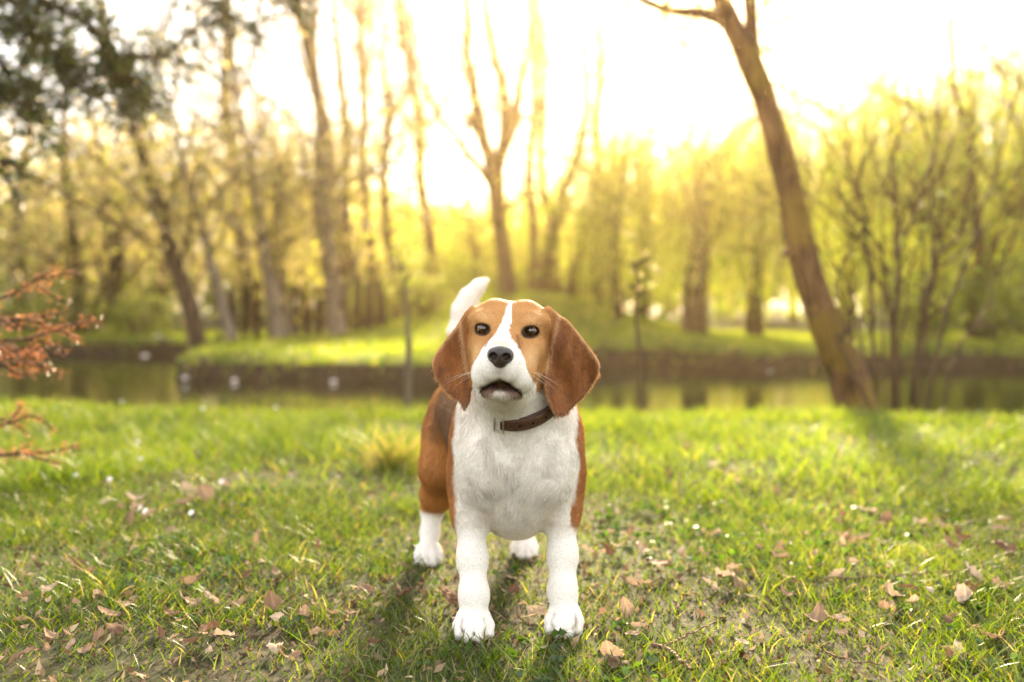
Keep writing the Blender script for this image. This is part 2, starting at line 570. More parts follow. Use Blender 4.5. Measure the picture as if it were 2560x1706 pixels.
# forelegs
FLL = dict(el=(-0.0565, 1.350, 0.150), up=(-0.052, 1.358, 0.205), mid=(-0.0535, 1.330, 0.095), wr=(-0.0505, 1.308, 0.052), pa=(-0.0510, 1.300, 0.026))
FLR = dict(el=(0.0680, 1.362, 0.150), up=(0.064, 1.37, 0.205), mid=(0.0690, 1.345, 0.095), wr=(0.0680, 1.328, 0.052), pa=(0.0705, 1.318, 0.026))
for L in (FLL, FLR):
    fd.chain([L['up'], L['el'], L['mid'], L['wr'], L['pa']], [0.030, 0.0205, 0.0172, 0.0164, 0.0164], 0.02)

TOES = []
def paw(c, sx, w=1.0, turn=0.0, k=0.0028):
    """four knuckled toes in front of the wrist point c"""
    c = np.asarray(c, float)
    fd.ell(c + (0, -0.004, -0.008), (0.0225 * w, 0.025, 0.017), 0.012)
    ct, st = math.cos(turn), math.sin(turn)
    for u, v, rw in ((-0.0200, -0.012, 0.0075), (-0.0071, -0.0245, 0.0080), (0.0071, -0.0245, 0.0080), (0.0200, -0.012, 0.0075)):
        u *= w
        def off(a, b_, z): return c + np.array([a * ct - b_ * st, a * st + b_ * ct, z])
        k0 = off(u * 0.80, v * 0.30, 0.000); k1 = off(u * 1.0, v, -0.0085); k2 = off(u * 1.06, v - 0.010, -0.0170)
        fd.cone(k0, k1, 0.0085, rw * 1.17, 0.004)
        fd.cone(k1, k2, rw * 1.17, rw * 0.92, k)
        TOES.append((k1, k2))
    for u in (-0.0136, 0.0, 0.0136):
        u *= w
        a_ = c + np.array([u * 0.9 * ct + 0.012 * st, u * 0.9 * st - 0.012 * ct, 0.0045])
        b_ = c + np.array([u * ct + 0.034 * st, u * st - 0.034 * ct, -0.014])
        fd.cone(a_, b_, 0.0013, 0.0022, 0.002, 'cut')
paw(FLL['pa'], -1, 0.92, 0.06)
paw(FLR['pa'], 1, 0.87, -0.12)
# hind legs
HLL = [(-0.108, 1.675, 0.215), (-0.116, 1.640, 0.165), (-0.128, 1.690, 0.112), (-0.139, 1.722, 0.080), (-0.141, 1.700, 0.045), (-0.142, 1.672, 0.025)]
HLR = [(-0.006, 1.705, 0.215), (0.004, 1.675, 0.165), (0.012, 1.720, 0.112), (0.018, 1.762, 0.080), (0.020, 1.742, 0.045), (0.021, 1.722, 0.025)]
for Hh, sx in ((HLL, -1), (HLR, 1)):
    fd.chain(Hh, [0.042, 0.034, 0.0265, 0.0165, 0.0132, 0.0145], 0.02)
fd.ell((-0.106, 1.672, 0.212), (0.040, 0.066, 0.078), 0.02)
fd.ell((-0.008, 1.700, 0.212), (0.040, 0.066, 0.078), 0.02)
paw(HLL[-1], -1, 0.80, 0.12); paw(HLR[-1], 1, 0.80, 0.0)
# tail, carried up with the white tip curling
fd.chain([(-0.066, 1.745, 0.285), (-0.085, 1.790, 0.335), (-0.096, 1.800, 0.385), (-0.089, 1.800, 0.425), (-0.077, 1.798, 0.450), (-0.060, 1.795, 0.470), (-0.045, 1.792, 0.482)],
         [0.024, 0.0190, 0.0175, 0.0165, 0.0140, 0.0085, 0.0018], 0.02)

# skull, brows, cheeks, muzzle
fd.ell(H(0, 0, 0.0), (0.0445, 0.060, 0.048), 0.012, H_M)
for s in (-1, 1):
    fd.ell(H(2.0 * s, -0.1, 1.15), (0.0295, 0.050, 0.0400), 0.008, H_M)
    fd.ell(H(2.9 * s, 3.7, 2.35), (0.021, 0.018, 0.0125), 0.010, H_M)     # brow
    fd.ell(H(3.0 * s, 2.4, -2.0), (0.0185, 0.034, 0.034), 0.02, H_M)       # cheek
    fd.ell(H(2.9 * s, 4.6, -0.9), (0.016, 0.020, 0.014), 0.014, H_M)      # under the eye
fd.cone(H(0, 3.6, 0.2), H(0, 11.2, -1.25), 0.0275, 0.0185, 0.016)
fd.cone(H(0, 5.0, -2.6), H(0, 11.0, -2.7), 0.030, 0.0200, 0.016)
for s in (-1, 1):
    fd.cone(H(2.15 * s, 6.6, -2.6), H(1.25 * s, 11.6, -2.75), 0.0195, 0.0140, 0.010)
    fd.ell(H(2.10 * s + 0.22, 8.9, -4.05), (0.0188, 0.033, 0.0215), 0.010, H_M)  # hanging upper lip
    fd.ell(H(1.00 * s, 12.0, -3.35), (0.0125, 0.0100, 0.0120), 0.005, H_M)
fd.cone(H(0, 13.2, -2.9), H(0, 13.0, -4.3), 0.0010, 0.0012, 0.002, 'cut')  # groove under the nose
# lower jaw and throat
fd.ell(H(0.15, 8.7, -6.15), (0.0260, 0.030, 0.0115), 0.005, H_M)
fd.ell(H(0, 4.5, -5.6), (0.031, 0.046, 0.026), 0.02, H_M)
fd.cone(H(0, 3.5, -6.2), (0.006, 1.320, 0.300), 0.030, 0.058, 0.03)
# mouth opening, an arch between the lips
for s in (-1, 1):
    fd.cone(H(0.0, 12.6, -4.75), H(2.2 * s, 11.2, -5.75), 0.0032, 0.0016, 0.003, 'cut')
    fd.cone(H(2.2 * s, 11.0, -5.75), H(3.3 * s, 7.2, -5.85), 0.0016, 0.0009, 0.002, 'cut')
fd.ell(H(0.1, 11.7, -5.20), (0.0130, 0.018, 0.0028), 0.004, H_M, 'cut')
# ears
for side, poly in ((-1, EAR_L), (1, EAR_R)):
    lo = (poly[:, 0].min(), 1.235, poly[:, 1].min()); hi = (poly[:, 0].max(), 1.345, poly[:, 1].max())
    fd.put(lambda X, Y, Z, side=side: ear_sdf(X, Y, Z, side), lo, hi, 0.006)
for s in (-1, 1):                                                          # ear roots
    fd.ell(H(4.2 * s, 0.2, -0.8), (0.012, 0.028, 0.036), 0.008, H_M)
    fd.ell(H(4.3 * s, 0.6, 2.2), (0.013, 0.026, 0.016), 0.014, H_M)
# eye openings with lids
EYES = [H(-2.98, 4.25, 1.25), H(2.98, 4.25, 1.25)]
EYE_R = 0.0120
for e in EYES:
    fd.ell(e, (0.0140, 0.0140, 0.0140), 0.008)
    sg = -1 if e[0] < H_O[0] else 1
    ca_, sa_ = math.cos(0.22), math.sin(0.22) * sg
    ME = np.stack([H_U * ca_ + H_W * sa_, H_F, H_W * ca_ - H_U * sa_])
    fd.ell(e + H_F * 0.0104 - H_W * 0.0006, (0.0106, 0.0126, 0.0061), 0.0014, ME, 'cut')
    fd.ell(e, (0.0122, 0.0122, 0.0122), 0.0005, None, 'cut')

BV, BQ = fd.nets()
BV = smooth_verts(BV, BQ, 2)

# vertex normals
def vnormals(V, Q):
    n = np.cross(V[Q[:, 2]] - V[Q[:, 0]], V[Q[:, 3]] - V[Q[:, 1]])
    N = np.zeros_like(V)
    for k in range(4):
        for c in range(3):
            N[:, c] += np.bincount(Q[:, k], n[:, c], len(V))
    return N / np.maximum(np.linalg.norm(N, axis=1, keepdims=True), 1e-12)
BN = vnormals(BV, BQ)

WHITE = np.array([0.86, 0.815, 0.75]); TAN_H = np.array([0.47, 0.235, 0.085]); TAN_B = np.array([0.42, 0.175, 0.048])
EAR_C = np.array([0.225, 0.080, 0.025]); BLACK = np.array([0.19, 0.098, 0.048]); DARK = np.array([0.030, 0.018, 0.013])
PINK = np.array([0.40, 0.22, 0.16])

def coat(p):
    """coat colours and hair length for points on the body"""
    n = len(p)
    h = to_head(p); u, v, w = h[:, 0], h[:, 1], h[:, 2]
    j = fbm(p, 90, 11) - 0.5; j2 = fbm(p, 28, 12) - 0.5
    x, y, z = p[:, 0], p[:, 1], p[:, 2]
    col = np.tile(WHITE, (n, 1)); ln = np.full(n, 0.011)
    earL = ear_sdf(x, y, z, -1); earR = ear_sdf(x, y, z, 1)
    ear = (np.minimum(earL, earR) < 0.0022) & (z < 0.432)
    head = (y < 1.36) & (w > -6.8) & (np.abs(u) < 6.5) & (v > -7) & ~ear
    def mix(mask, c):
        m = np.clip(mask, 0, 1)[:, None]
        col[:] = col * (1 - m) + c * m
    # trunk
    tor = ~head & ~ear
    yy = y - 0.10 * np.clip(0.20 - z, 0, 1)
    side_tan = sstep(-0.006, 0.006, yy - 1.338 + 0.5 * np.clip(np.abs(x - 0.006) - 0.06, 0, 0.03) - 0.22 * np.clip(0.16 - z, 0, .1) + 0.03 * j2 + 0.012 * j - 0.9 * np.clip(z - 0.27, 0, 1)) * sstep(0.118, 0.135, z + 0.03 * j2)
    hind_tan = (y > 1.58) * sstep(0.118, 0.135, 0.3 + 0 * z)
    side_tan = np.maximum(side_tan, hind_tan)
    belly = sstep(0.185, 0.160, z + 0.03 * j2) * (np.abs(x - 0.006 + 0.18 * (y - 1.40)) < 0.062) * (y < 1.64)
    side_tan = side_tan * tor * (y < 1.80) * (1 - belly)
    mix(side_tan, TAN_B)
    sad = sstep(-0.03, 0.03, y - 1.440 + 0.03 * j2) * sstep(0.165, 0.225, z + 0.05 * j2) * (1 - sstep(1.58, 1.66, y + 0.1 * j2 + 0.6 * np.clip(0.27 - z, 0, 1)))
    mix(sad * tor, BLACK)
    hindlow = (y > 1.55) * (1 - sstep(0.070, 0.084, z + 0.02 * j2 - 0.10 * (y - 1.70) * (x < -0.05)))
    mix(hindlow, WHITE)
    inner = (y > 1.55) * sstep(0.0, 0.012, x + 0.098 + 0.25 * np.clip(z - 0.15, -0.1, 0.05) + 0.02 * j2) * (x < -0.03) * (1 - sstep(0.16, 0.20, z))
    mix(inner, WHITE)
    mix((y > 1.55) * (x > -0.03) * (x < 0.02) * (z < 0.16), WHITE)
    tail = (y > 1.755) * sstep(0.37, 0.385, z + 0.02 * j)
    mix(tail, WHITE)
    # head
    ws = np.array([-9, -4.5, -3.6, -2.4, -1.2, -0.2, 0.5, 1.4, 3.0, 4.6, 5.0, 5.4])
    hw = np.array([9.0, 4.0, 3.6, 3.05, 2.45, 1.75, 0.95, 0.60, 0.45, 0.38, 0.12, -1.0])
    half = np.interp(w, ws, hw)
    lat = np.abs(u + 0.10 * (w < 2)) + np.clip(6.0 - v, 0, 3) * 0.95 * (w < -0.5)
    tanm = sstep(-0.10, 0.10, lat - half + 0.45 * j + 0.5 * j2) * (w > -6.2)
    hm = head.astype(float)
    mix(hm * (tanm > 0.999 * 0 ) * tanm, TAN_H)
    # lighter brow and cheek, darker crease above the muzzle
    mix(hm * tanm * 0.30 * np.clip((fbm(p, 45, 14, 3) - 0.42) * 4, 0, 1), np.array([0.30, 0.125, 0.038]))
    mix(hm * tanm * 0.6 * np.exp(-((np.abs(u) - 3.0) / 1.1) ** 2 - ((w - 2.75) / 0.55) ** 2), np.array([0.66, 0.40, 0.18]))
    mix(hm * tanm * 0.5 * np.exp(-((np.abs(u) - 3.3) / 1.0) ** 2 - ((w + 1.8) / 1.4) ** 2), np.array([0.68, 0.44, 0.22]))
    mix(hm * tanm * 0.35 * sstep(3.4, 5.0, w), np.array([0.36, 0.14, 0.04]))
    # dark rims of the eyes and tear line
    for e, s in zip(EYES, (-1, 1)):
        eh = to_head(e[None])[0]
        du = (u - eh[0]) * s; dw = w - eh[2]
        q = np.sqrt((du / 1.18) ** 2 + ((dw + 0.05) / 0.88) ** 2)
        mix(hm * (1 - sstep(0.80, 1.10, q + 0.12 * j)) * (v > 3), DARK)
        mix(hm * 0.75 * np.exp(-((du + 1.15 + 0.35 * (dw + 1.3)) / 0.16) ** 2) * (dw < -0.4) * (dw > -2.0) * (v > 4), np.array([0.20, 0.07, 0.03]))
    # lips, mouth, chin
    arch = -4.75 - 0.42 * np.abs(u) - 0.05 * u * u
    dm = w - arch
    mix(hm * np.exp(-(np.clip(np.abs(dm) - 0.18, 0, 9) / 0.34) ** 2) * (v > 8.0) * (np.abs(u) < 2.6), DARK * 0.6)
    low = (dm < -0.15) & (w > -6.9) & (v > 8.5) & (np.abs(u) < 3.0)
    mix(low * 0.9 * np.clip(0.9 + 1.4 * j2, 0, 1), np.array([0.20, 0.105, 0.068]))
    mix(low * sstep(-6.2, -5.5, w), np.array([0.055, 0.028, 0.020]))
    mix((w < -5.7) * (v > 7) * 0.9 * sstep(-5.75, -6.25, w + 0.9 * j2 + 0.30 * (np.abs(u - 0.1) - 0.7)), np.array([0.74, 0.68, 0.60]))
    mix(hm * 0.55 * np.exp(-(u / 0.9) ** 2 - ((w + 3.4) / 0.7) ** 2) * (v > 11), np.array([0.25, 0.19, 0.16]))  # shade below the nose, painted grey into the white muzzle
    mix(hm * 0.5 * np.exp(-((np.abs(u) - 0.3) / 1.1) ** 2 - ((w + 0.05) / 0.35) ** 2) * (v > 8.5), np.array([0.62, 0.38, 0.2]))
    # ears
    em = ear.astype(float) * sstep(-0.3, 0.6, 4.4 - w + 0.0 * u)
    emask = ear.astype(float)
    mix(emask, EAR_C)
    mix(emask * np.clip((fbm(p * np.array([1, 1, 0.35]), 130, 21) - 0.5) * 1.6 + 0.25, 0, 0.8), np.array([0.44, 0.18, 0.055]))
    mix(emask * sstep(2.6, 4.4, w) * 0.8, TAN_H * 0.85)
    mix(emask * np.clip(0.5 * sstep(0.0, -0.09, np.where(x < 0, z - 0.36, z - 0.36)) * (fbm(p, 40, 23)), 0, 0.5), np.array([0.13, 0.045, 0.016]))
    for side, poly in ((-1, EAR_L), (1, EAR_R)):
        em_ = emask * (x * side > 0)
        xa_, za_, m_ = FOLD_L if side < 0 else FOLD_R
        sf = (x - (xa_ + m_ * (z - za_))) * side
        mix(em_ * 0.75 * np.exp(-((sf + 0.001) / 0.0022) ** 2) * (z < 0.425) * (z > 0.35), np.array([0.62, 0.38, 0.20]))  # lit edge of the ear fold, lightened in the coat colour
        mix(em_ * 0.25 * (sf < -0.002), TAN_H)
        mix(em_ * 0.55 * sstep(-0.0045, -0.0005, poly_sdf(x, z, poly)) * (sf > 0), np.array([0.60, 0.36, 0.18]))  # backlit rim of the ear, painted as paler fur along the margin
    # toes: rosy gaps
    for k1, k2 in TOES[:8]:
        pass
    low = (z < 0.030) & (y < 1.33)
    groove = np.full(n, 1.0)
    if low.any():
        for c, wd in ((np.array(FLL['pa']), 1.0), (np.array(FLR['pa']), 0.96)):
            for uu in (-0.0136, 0.0, 0.0136):
                a_ = c + np.array([uu * 0.9, -0.014, 0.003]); b_ = c + np.array([uu, -0.036, -0.014])
                ba = b_ - a_; t = np.clip(((p - a_) @ ba) / (ba @ ba), 0, 1)
                d = np.linalg.norm(p - a_ - t[:, None] * ba, axis=1)
                mix(0.85 * np.exp(-(d / 0.0027) ** 2) * low, np.array([0.16, 0.07, 0.05])); groove = np.minimum(groove, d)
    for c_ in (np.array([-0.036, 1.305, 0.150]), np.array([0.052, 1.312, 0.150])):
        mix(0.45 * np.exp(-(np.linalg.norm((p - c_) * np.array([1, 0.4, 0.8]), axis=1) / 0.012) ** 2), np.array([0.50, 0.33, 0.24]))
    # faint staining on the legs and elbows
    mix(0.35 * (z < 0.17) * (y < 1.42) * np.clip(fbm(p, 35, 31) - 0.55, 0, 1) * 2, np.array([0.52, 0.40, 0.28]))
    mix(0.06 * np.clip(fbm(p, 14, 33) - 0.45, 0, 1) * 2 * tor, np.array([0.62, 0.52, 0.38]))
    innose = (v > 11.0) & ((u / 1.2) ** 2 + ((w + 1.65) / 0.85) ** 2 < 1) & head
    mix(innose.astype(float), DARK * 0.5)
    # hair length (metres)
    ln[head] = 0.0050
    ln[head & (v > 6)] = 0.0042
    ln[head & (v > 11.2)] = 0.0024
    ln[ear] = 0.0065
    zz_ = np.interp(z, [0.02, 0.04, 0.10, 0.20], [0.0034, 0.0044, 0.0052, 0.0085])
    ln[tor] = zz_[tor]
    ln[(y > 1.76) & (z > 0.33)] = 0.009
    ln[low & (groove < 0.003)] = 0.0
    ln[head & (w < -5.6)] = 0.0065
    ln[innose] = 0.0
    for e in EYES:
        ln[np.linalg.norm(p - e, axis=1) < 0.0146] = 0.0
    ln[(w < -5.7) & (w > -7.4) & (v > 8) & (np.abs(u) < 3)] = 0.0055
    ln[head & (np.abs(dm) < 0.30) & (v > 9.3) & (np.abs(u) < 2.4)] = 0.0
    return col, ln, ear, head

BC, BL, EARM, HEADM = coat(BV)

nt = NT("short_dog_coat")
at = nt.n("ShaderNodeAttribute", attribute_name="col")
geo = nt.n("ShaderNodeNewGeometry")
nz = nt.n("ShaderNodeTexNoise"); nz.inputs['Scale'].default_value = 420; nz.inputs['Detail'].default_value = 4
nt.l(geo.outputs['Position'], nz.inputs['Vector'])
rr = ramp(nt, nz.outputs['Fac'], [(0.3, (0.72, 0.72, 0.72)), (0.7, (1, 1, 1))])
mul = nt.n("ShaderNodeMix", data_type='RGBA', blend_type='MULTIPLY'); mul.inputs[0].default_value = 1
nt.l(at.outputs['Color'], mul.inputs[6]); nt.l(rr, mul.inputs[7])
b = nt.n("ShaderNodeBsdfPrincipled"); b.inputs['Roughness'].default_value = 0.8; b.inputs['Specular IOR Level'].default_value = 0.05
nt.l(mul.outputs[2], b.inputs['Base Color'])
bp = nt.n("ShaderNodeBump"); bp.inputs['Strength'].default_value = 0.35; bp.inputs['Distance'].default_value = 0.002
nt.l(nz.outputs['Fac'], bp.inputs['Height']); nt.l(bp, b.inputs['Normal'])
nt.surf(b)
skin_mat = nt.m
beagle = link("beagle", mesh_np("beagle_body", BV, BQ, np.full(len(BQ), 4), [skin_mat], colors=BC, smooth=True))
tag(beagle, "tan and white beagle standing on the lawn facing the camera with white tail raised", "dog")

# eyes
def uv_sphere(c, r, nu=40, nv=28, M=None):
    th = np.linspace(0, 2 * math.pi, nu, endpoint=False); ph = np.linspace(0, math.pi, nv)
    V = np.array([[math.sin(p) * math.cos(t), math.sin(p) * math.sin(t), math.cos(p)] for p in ph for t in th]) * r
    if M is not None: V = V @ M
    V = V + c
    q = [[i * nu + j, (i + 1) * nu + j, (i + 1) * nu + (j + 1) % nu, i * nu + (j + 1) % nu] for i in range(nv - 1) for j in range(nu)]
    return V, np.array(q)
nt = NT("brown_dog_eye")
at = nt.n("ShaderNodeAttribute", attribute_name="col")
b = nt.n("ShaderNodeBsdfPrincipled"); b.inputs['Roughness'].default_value = 0.06; b.inputs['Specular IOR Level'].default_value = 0.6
b.inputs['Coat Weight'].default_value = 1.0; b.inputs['Coat Roughness'].default_value = 0.02
nt.l(at.outputs['Color'], b.inputs['Base Color'])
nt.surf(b)
eye_mat = nt.m
for e in EYES:
    V, Q = uv_sphere(np.zeros(3), EYE_R, 64, 48)
    look = np.array([0.0, -1.0, 0.02]) - np.array([e[0] * 0.25, 0, 0]); look /= np.linalg.norm(look)
    ang = np.degrees(np.arccos(np.clip((V / EYE_R) @ look, -1, 1)))
    V = V + look[None] * (0.0007 * np.exp(-(ang / 26.0) ** 4))[:, None]
    rad = fbm(V * 0 + np.stack([np.arctan2(V[:, 2], V[:, 0]) * 3, ang * 0.04, ang * 0], 1), 2.0, 3)
    c = np.where((ang < 14)[:, None], np.array([0.003, 0.003, 0.003]),
        np.where((ang < 33)[:, None], np.array([0.075, 0.028, 0.007]) * (0.45 + 1.1 * rad[:, None]), np.where((ang < 38)[:, None], np.array([0.012, 0.007, 0.005]), np.array([0.035, 0.020, 0.014]))))
    link("eye", mesh_np("eye", V + e, Q, np.full(len(Q), 4), [eye_mat], colors=c, smooth=True), beagle)

# nose
nx_ = np.arange(-2.2, 2.21, 0.055)
fn = Field(nx_, np.arange(11.0, 15.2, 0.055), np.arange(-4.0, 0.5, 0.055))
fn.F[:] = 3
fn.ell((0, 12.85, -1.35), (1.48, 1.25, 0.92), 0.4)
fn.ell((0, 13.1, -2.05), (1.00, 1.0, 0.95), 0.5)
fn.ell((0, 13.55, -1.35), (0.80, 0.62, 0.72), 0.5)
for s in (-1, 1):
    fn.ell((0.86 * s, 13.15, -1.55), (0.66, 0.80, 0.80), 0.25)
    fn.ell((0.76 * s, 14.10, -1.60), (0.50, 0.85, 0.44), 0.12, op='cut')
    fn.cone((0.95 * s, 14.0, -1.75), (1.60 * s, 13.2, -2.05), 0.27, 0.16, 0.10, op='cut')
fn.cone((0, 14.35, -1.3), (0, 13.95, -2.9), 0.03, 0.07, 0.10, op='cut')
NV, NQ = fn.nets()
NV = H_O + (NV @ H_M) * 0.01
nt = NT("moist_black_nose")
tc = nt.n("ShaderNodeNewGeometry")
vo = nt.n("ShaderNodeTexVoronoi"); vo.inputs['Scale'].default_value = 900; nt.l(tc.outputs['Position'], vo.inputs['Vector'])
b = nt.n("ShaderNodeBsdfPrincipled"); b.inputs['Base Color'].default_value = (0.018, 0.011, 0.010, 1)
b.inputs['Roughness'].default_value = 0.38; b.inputs['Specular IOR Level'].default_value = 0.55
bp = nt.n("ShaderNodeBump"); bp.inputs['Strength'].default_value = 0.6; bp.inputs['Distance'].default_value = 0.0006
nt.l(vo.outputs['Distance'], bp.inputs['Height']); nt.l(bp, b.inputs['Normal'])
nt.surf(b)
link("nose", mesh_np("nose", NV, NQ[:, ::-1] if np.linalg.det(H_M) < 0 else NQ, np.full(len(NQ), 4), [nt.m], smooth=True), beagle)

# collar: a leather strap round the neck
def ring(cx, cy, cz, rx, ry, tilt, roll, a):
    x = rx * np.cos(a); y = ry * np.sin(a)
    return np.stack([cx + x, cy + y, cz + tilt * y + roll * x + 0 * a], -1)
CO = dict(cx=0.011, cy=1.322, cz=0.338, tilt=0.78, roll=0.12)
def collar_pt(a, off, h):
    c = ring(CO['cx'], CO['cy'], CO['cz'], 0.0615 + off, 0.0640 + off, CO['tilt'], CO['roll'], a)
    return c + np.array([0, -0.45 * h, 0.89 * h]) * 1.0
def strap(name, a0, a1, na, off0, off1, h0, h1, mat, parent, closed=False):
    aa = np.linspace(a0, a1, na, endpoint=not closed)
    prof = [(off0, h0), (off1 - 0.0005, h0), (off1, h0 + 0.0008), (off1, h1 - 0.0008), (off1 - 0.0005, h1), (off0, h1)]
    V = np.concatenate([[collar_pt(a, o, h) for o, h in prof] for a in aa])
    m = len(prof); Q = []
    for i in range(na if closed else na - 1):
        for k in range(m):
            Q.append([i * m + k, i * m + (k + 1) % m, ((i + 1) % na) * m + (k + 1) % m, ((i + 1) % na) * m + k])
    loops = [v for q in Q for v in q]; sizes = [4] * len(Q)
    if not closed:
        loops += list(range(m))[::-1] + [(na - 1) * m + k for k in range(m)]; sizes += [m, m]
    return link(name, mesh_np(name, V, loops, sizes, [mat], smooth=False), parent)
leather = plain_material("dark_brown_leather", (0.060, 0.024, 0.014), 0.42, 0.45, 0, 0.45, 300, 0.3)
hole_mat = plain_material("collar_hole_shadow", (0.006, 0.004, 0.003), 0.9, 0.1)
steel = plain_material("dull_nickel", (0.55, 0.52, 0.46), 0.32, 0.5, 1.0)
D90 = -math.pi / 2
collar = strap("collar", 0, 2 * math.pi, 120, 0.0, 0.0030, -0.0085, 0.0085, leather, beagle, True)
tip = strap("strap_end", D90 - 0.40, D90 + 0.95, 40, 0.0032, 0.0058, -0.0080, 0.0080, leather, collar)
for aa_ in (D90 - 0.02, D90 + 0.24, D90 + 0.5):
    c = collar_pt(aa_, 0.0060, 0.0); V, Q = uv_sphere(c, 0.0016, 12, 8)
    link("strap_hole", mesh_np("strap_hole", V, Q, np.full(len(Q), 4), [hole_mat], smooth=True), collar)
def buckle(name, a, w):
    pts = [collar_pt(a - w, 0.0068, -0.0105), collar_pt(a + w, 0.0068, -0.0105), collar_pt(a + w, 0.0068, 0.0105), collar_pt(a - w, 0.0068, 0.0105)]
    bm = bmesh.new()
    for i in range(4):
        p0, p1 = np.array(pts[i]), np.array(pts[(i + 1) % 4])
        d = p1 - p0; L = np.linalg.norm(d); d /= L
        s1 = np.cross(d, [0.3, -1, 0.2]); s1 /= np.linalg.norm(s1); s2 = np.cross(d, s1)
        vs = []
        for e in (p0 - d * 0.001, p1 + d * 0.001):
            vs.append([bm.verts.new(e + (s1 * math.cos(t) + s2 * math.sin(t)) * 0.0013) for t in np.linspace(0, 2 * math.pi, 9)[:-1]])
        for k in range(8):
            bm.faces.new([vs[0][k], vs[0][(k + 1) % 8], vs[1][(k + 1) % 8], vs[1][k]])
        bm.faces.new(vs[0][::-1]); bm.faces.new(vs[1])
    me = bpy.data.meshes.new(name); bm.to_mesh(me); bm.free(); me.materials.append(steel)
    return link(name, me, collar)
buckle("buckle", D90 - 0.42, 0.09)
buckle("keeper_loop", D90 + 0.72, 0.024)

# whiskers and short fur as hair curves
def hair_object(name, pts, sizes, radius, colors, mat, parent):
    hc = bpy.data.hair_curves.new(name)
    hc.add_curves([int(s) for s in sizes])
    hc.points.foreach_set("position", np.ascontiguousarray(pts, np.float32).ravel())
    if "radius" not in hc.attributes: hc.attributes.new("radius", 'FLOAT', 'POINT')
    hc.attributes["radius"].data.foreach_set("value", np.ascontiguousarray(radius, np.float32))
    ca = hc.attributes.new("col", 'FLOAT_COLOR', 'CURVE')
    c4 = np.ones((len(sizes), 4), np.float32); c4[:, :3] = colors
    ca.data.foreach_set("color", c4.ravel())
    hc.materials.append(mat)
    o = bpy.data.objects.new(name, hc); COL.objects.link(o); o.parent = parent
    return o

rng = np.random.RandomState(5)
tri = np.concatenate([BQ[:, [0, 1, 2]], BQ[:, [0, 2, 3]]])
ar = 0.5 * np.linalg.norm(np.cross(BV[tri[:, 1]] - BV[tri[:, 0]], BV[tri[:, 2]] - BV[tri[:, 0]]), axis=1)
lnv = BL[tri].min(1)
wt = ar * np.where(lnv <= 0, 0, (0.0125 / np.maximum(lnv, 0.003)) ** 1.1)
wt *= np.where(BV[tri[:, 0], 1] > 1.50, 0.5, 1.0)
NH = 190000
cdf = np.cumsum(wt); pick = np.searchsorted(cdf, rng.rand(NH) * cdf[-1])
r1 = np.sqrt(rng.rand(NH)); r2 = rng.rand(NH)
bw = np.stack([1 - r1, r1 * (1 - r2), r1 * r2], 1)
def interp(A): return (A[tri[pick]] * bw[:, :, None]).sum(1)
root = interp(BV); nrm = interp(BN); nrm /= np.linalg.norm(nrm, axis=1, keepdims=True)
hcol, hlen, hear, hhead = coat(root)
hh = to_head(root)
nose_w = H(0, 13.0, -1.0)
flow = np.zeros_like(root)
# body: down and backwards
flow[:] = np.array([0, 0.35, -1.0])
flow[:, 0] += 3.4 * (fbm(root, 26, 41, 2) - 0.5); flow[:, 2] += 1.6 * (fbm(root, 24, 43, 2) - 0.5)
legm = (root[:, 2] < 0.15); flow[legm] = np.array([0, 0.05, -1.0])
cen = (root[:, 0] - 0.007)
chest = (root[:, 1] < 1.40) & (root[:, 2] > 0.11) & (root[:, 2] < 0.30)
flow[chest, 0] += -6.0 * cen[chest]
top = root[:, 2] > 0.28
flow[top & (root[:, 1] > 1.4)] = np.array([-0.1, 1, -0.15])
rad_ = root - nose_w; rad_ /= np.linalg.norm(rad_, axis=1, keepdims=True)
flow[hhead] = rad_[hhead] + 0.35 * (np.stack([fbm(root[hhead], 60, 45), fbm(root[hhead], 60, 46), fbm(root[hhead], 60, 47)], 1) - 0.5)
jaw = hhead & (hh[:, 2] < -5.5); flow[jaw] = np.array([0, 0.6, -0.8])
flow[hear] = np.array([0, 0, -1.0]) + np.stack([0.35 * np.sign(root[hear, 0]), 0 * root[hear, 0], 0 * root[hear, 0]], 1)
flow[hear, 0] += 0.9 * (fbm(root[hear], 45, 48) - 0.5)
tl = (root[:, 1] > 1.76) & (root[:, 2] > 0.33); flow[tl] = np.array([0.1, 0, 1.0]); tl2 = tl & (root[:, 2] > 0.43); flow[tl2] = np.array([0.8, 0, 0.8])
flow += 0.28 * rng.randn(*flow.shape)
flow -= nrm * (flow * nrm).sum(1, keepdims=True)
flow /= np.maximum(np.linalg.norm(flow, axis=1, keepdims=True), 1e-9)
ridge = np.full(NH, 1.0)
for pl in ([(-0.052, 0.196), (-0.030, 0.184), (-0.006, 0.205), (0.001, 0.225)], [(0.002, 0.228), (0.004, 0.200), (0.008, 0.150)], [(0.016, 0.192), (0.040, 0.176), (0.064, 0.186)], [(-0.035, 0.262), (-0.028, 0.235), (0.0, 0.228)], [(0.055, 0.262), (0.045, 0.232)]):
    for (xa_, za_), (xb_, zb_) in zip(pl[:-1], pl[1:]):
        ex, ez = xb_ - xa_, zb_ - za_
        t_ = np.clip(((root[:, 0] - xa_) * ex + (root[:, 2] - za_) * ez) / (ex * ex + ez * ez), 0, 1)
        ridge = np.minimum(ridge, np.hypot(root[:, 0] - xa_ - ex * t_, root[:, 2] - za_ - ez * t_))
ridge = np.where(chest & (root[:, 1] < 1.34), ridge, 1.0)
rk = np.exp(-(ridge / 0.007) ** 2)
L = hlen * (0.65 + 0.6 * rng.rand(NH)) * (1 + 0.45 * rk); keep = hlen > 0
lift = (0.12 + 0.22 * rng.rand(NH)) * (0.4 + 1.4 * fbm(root, 55, 49, 2))
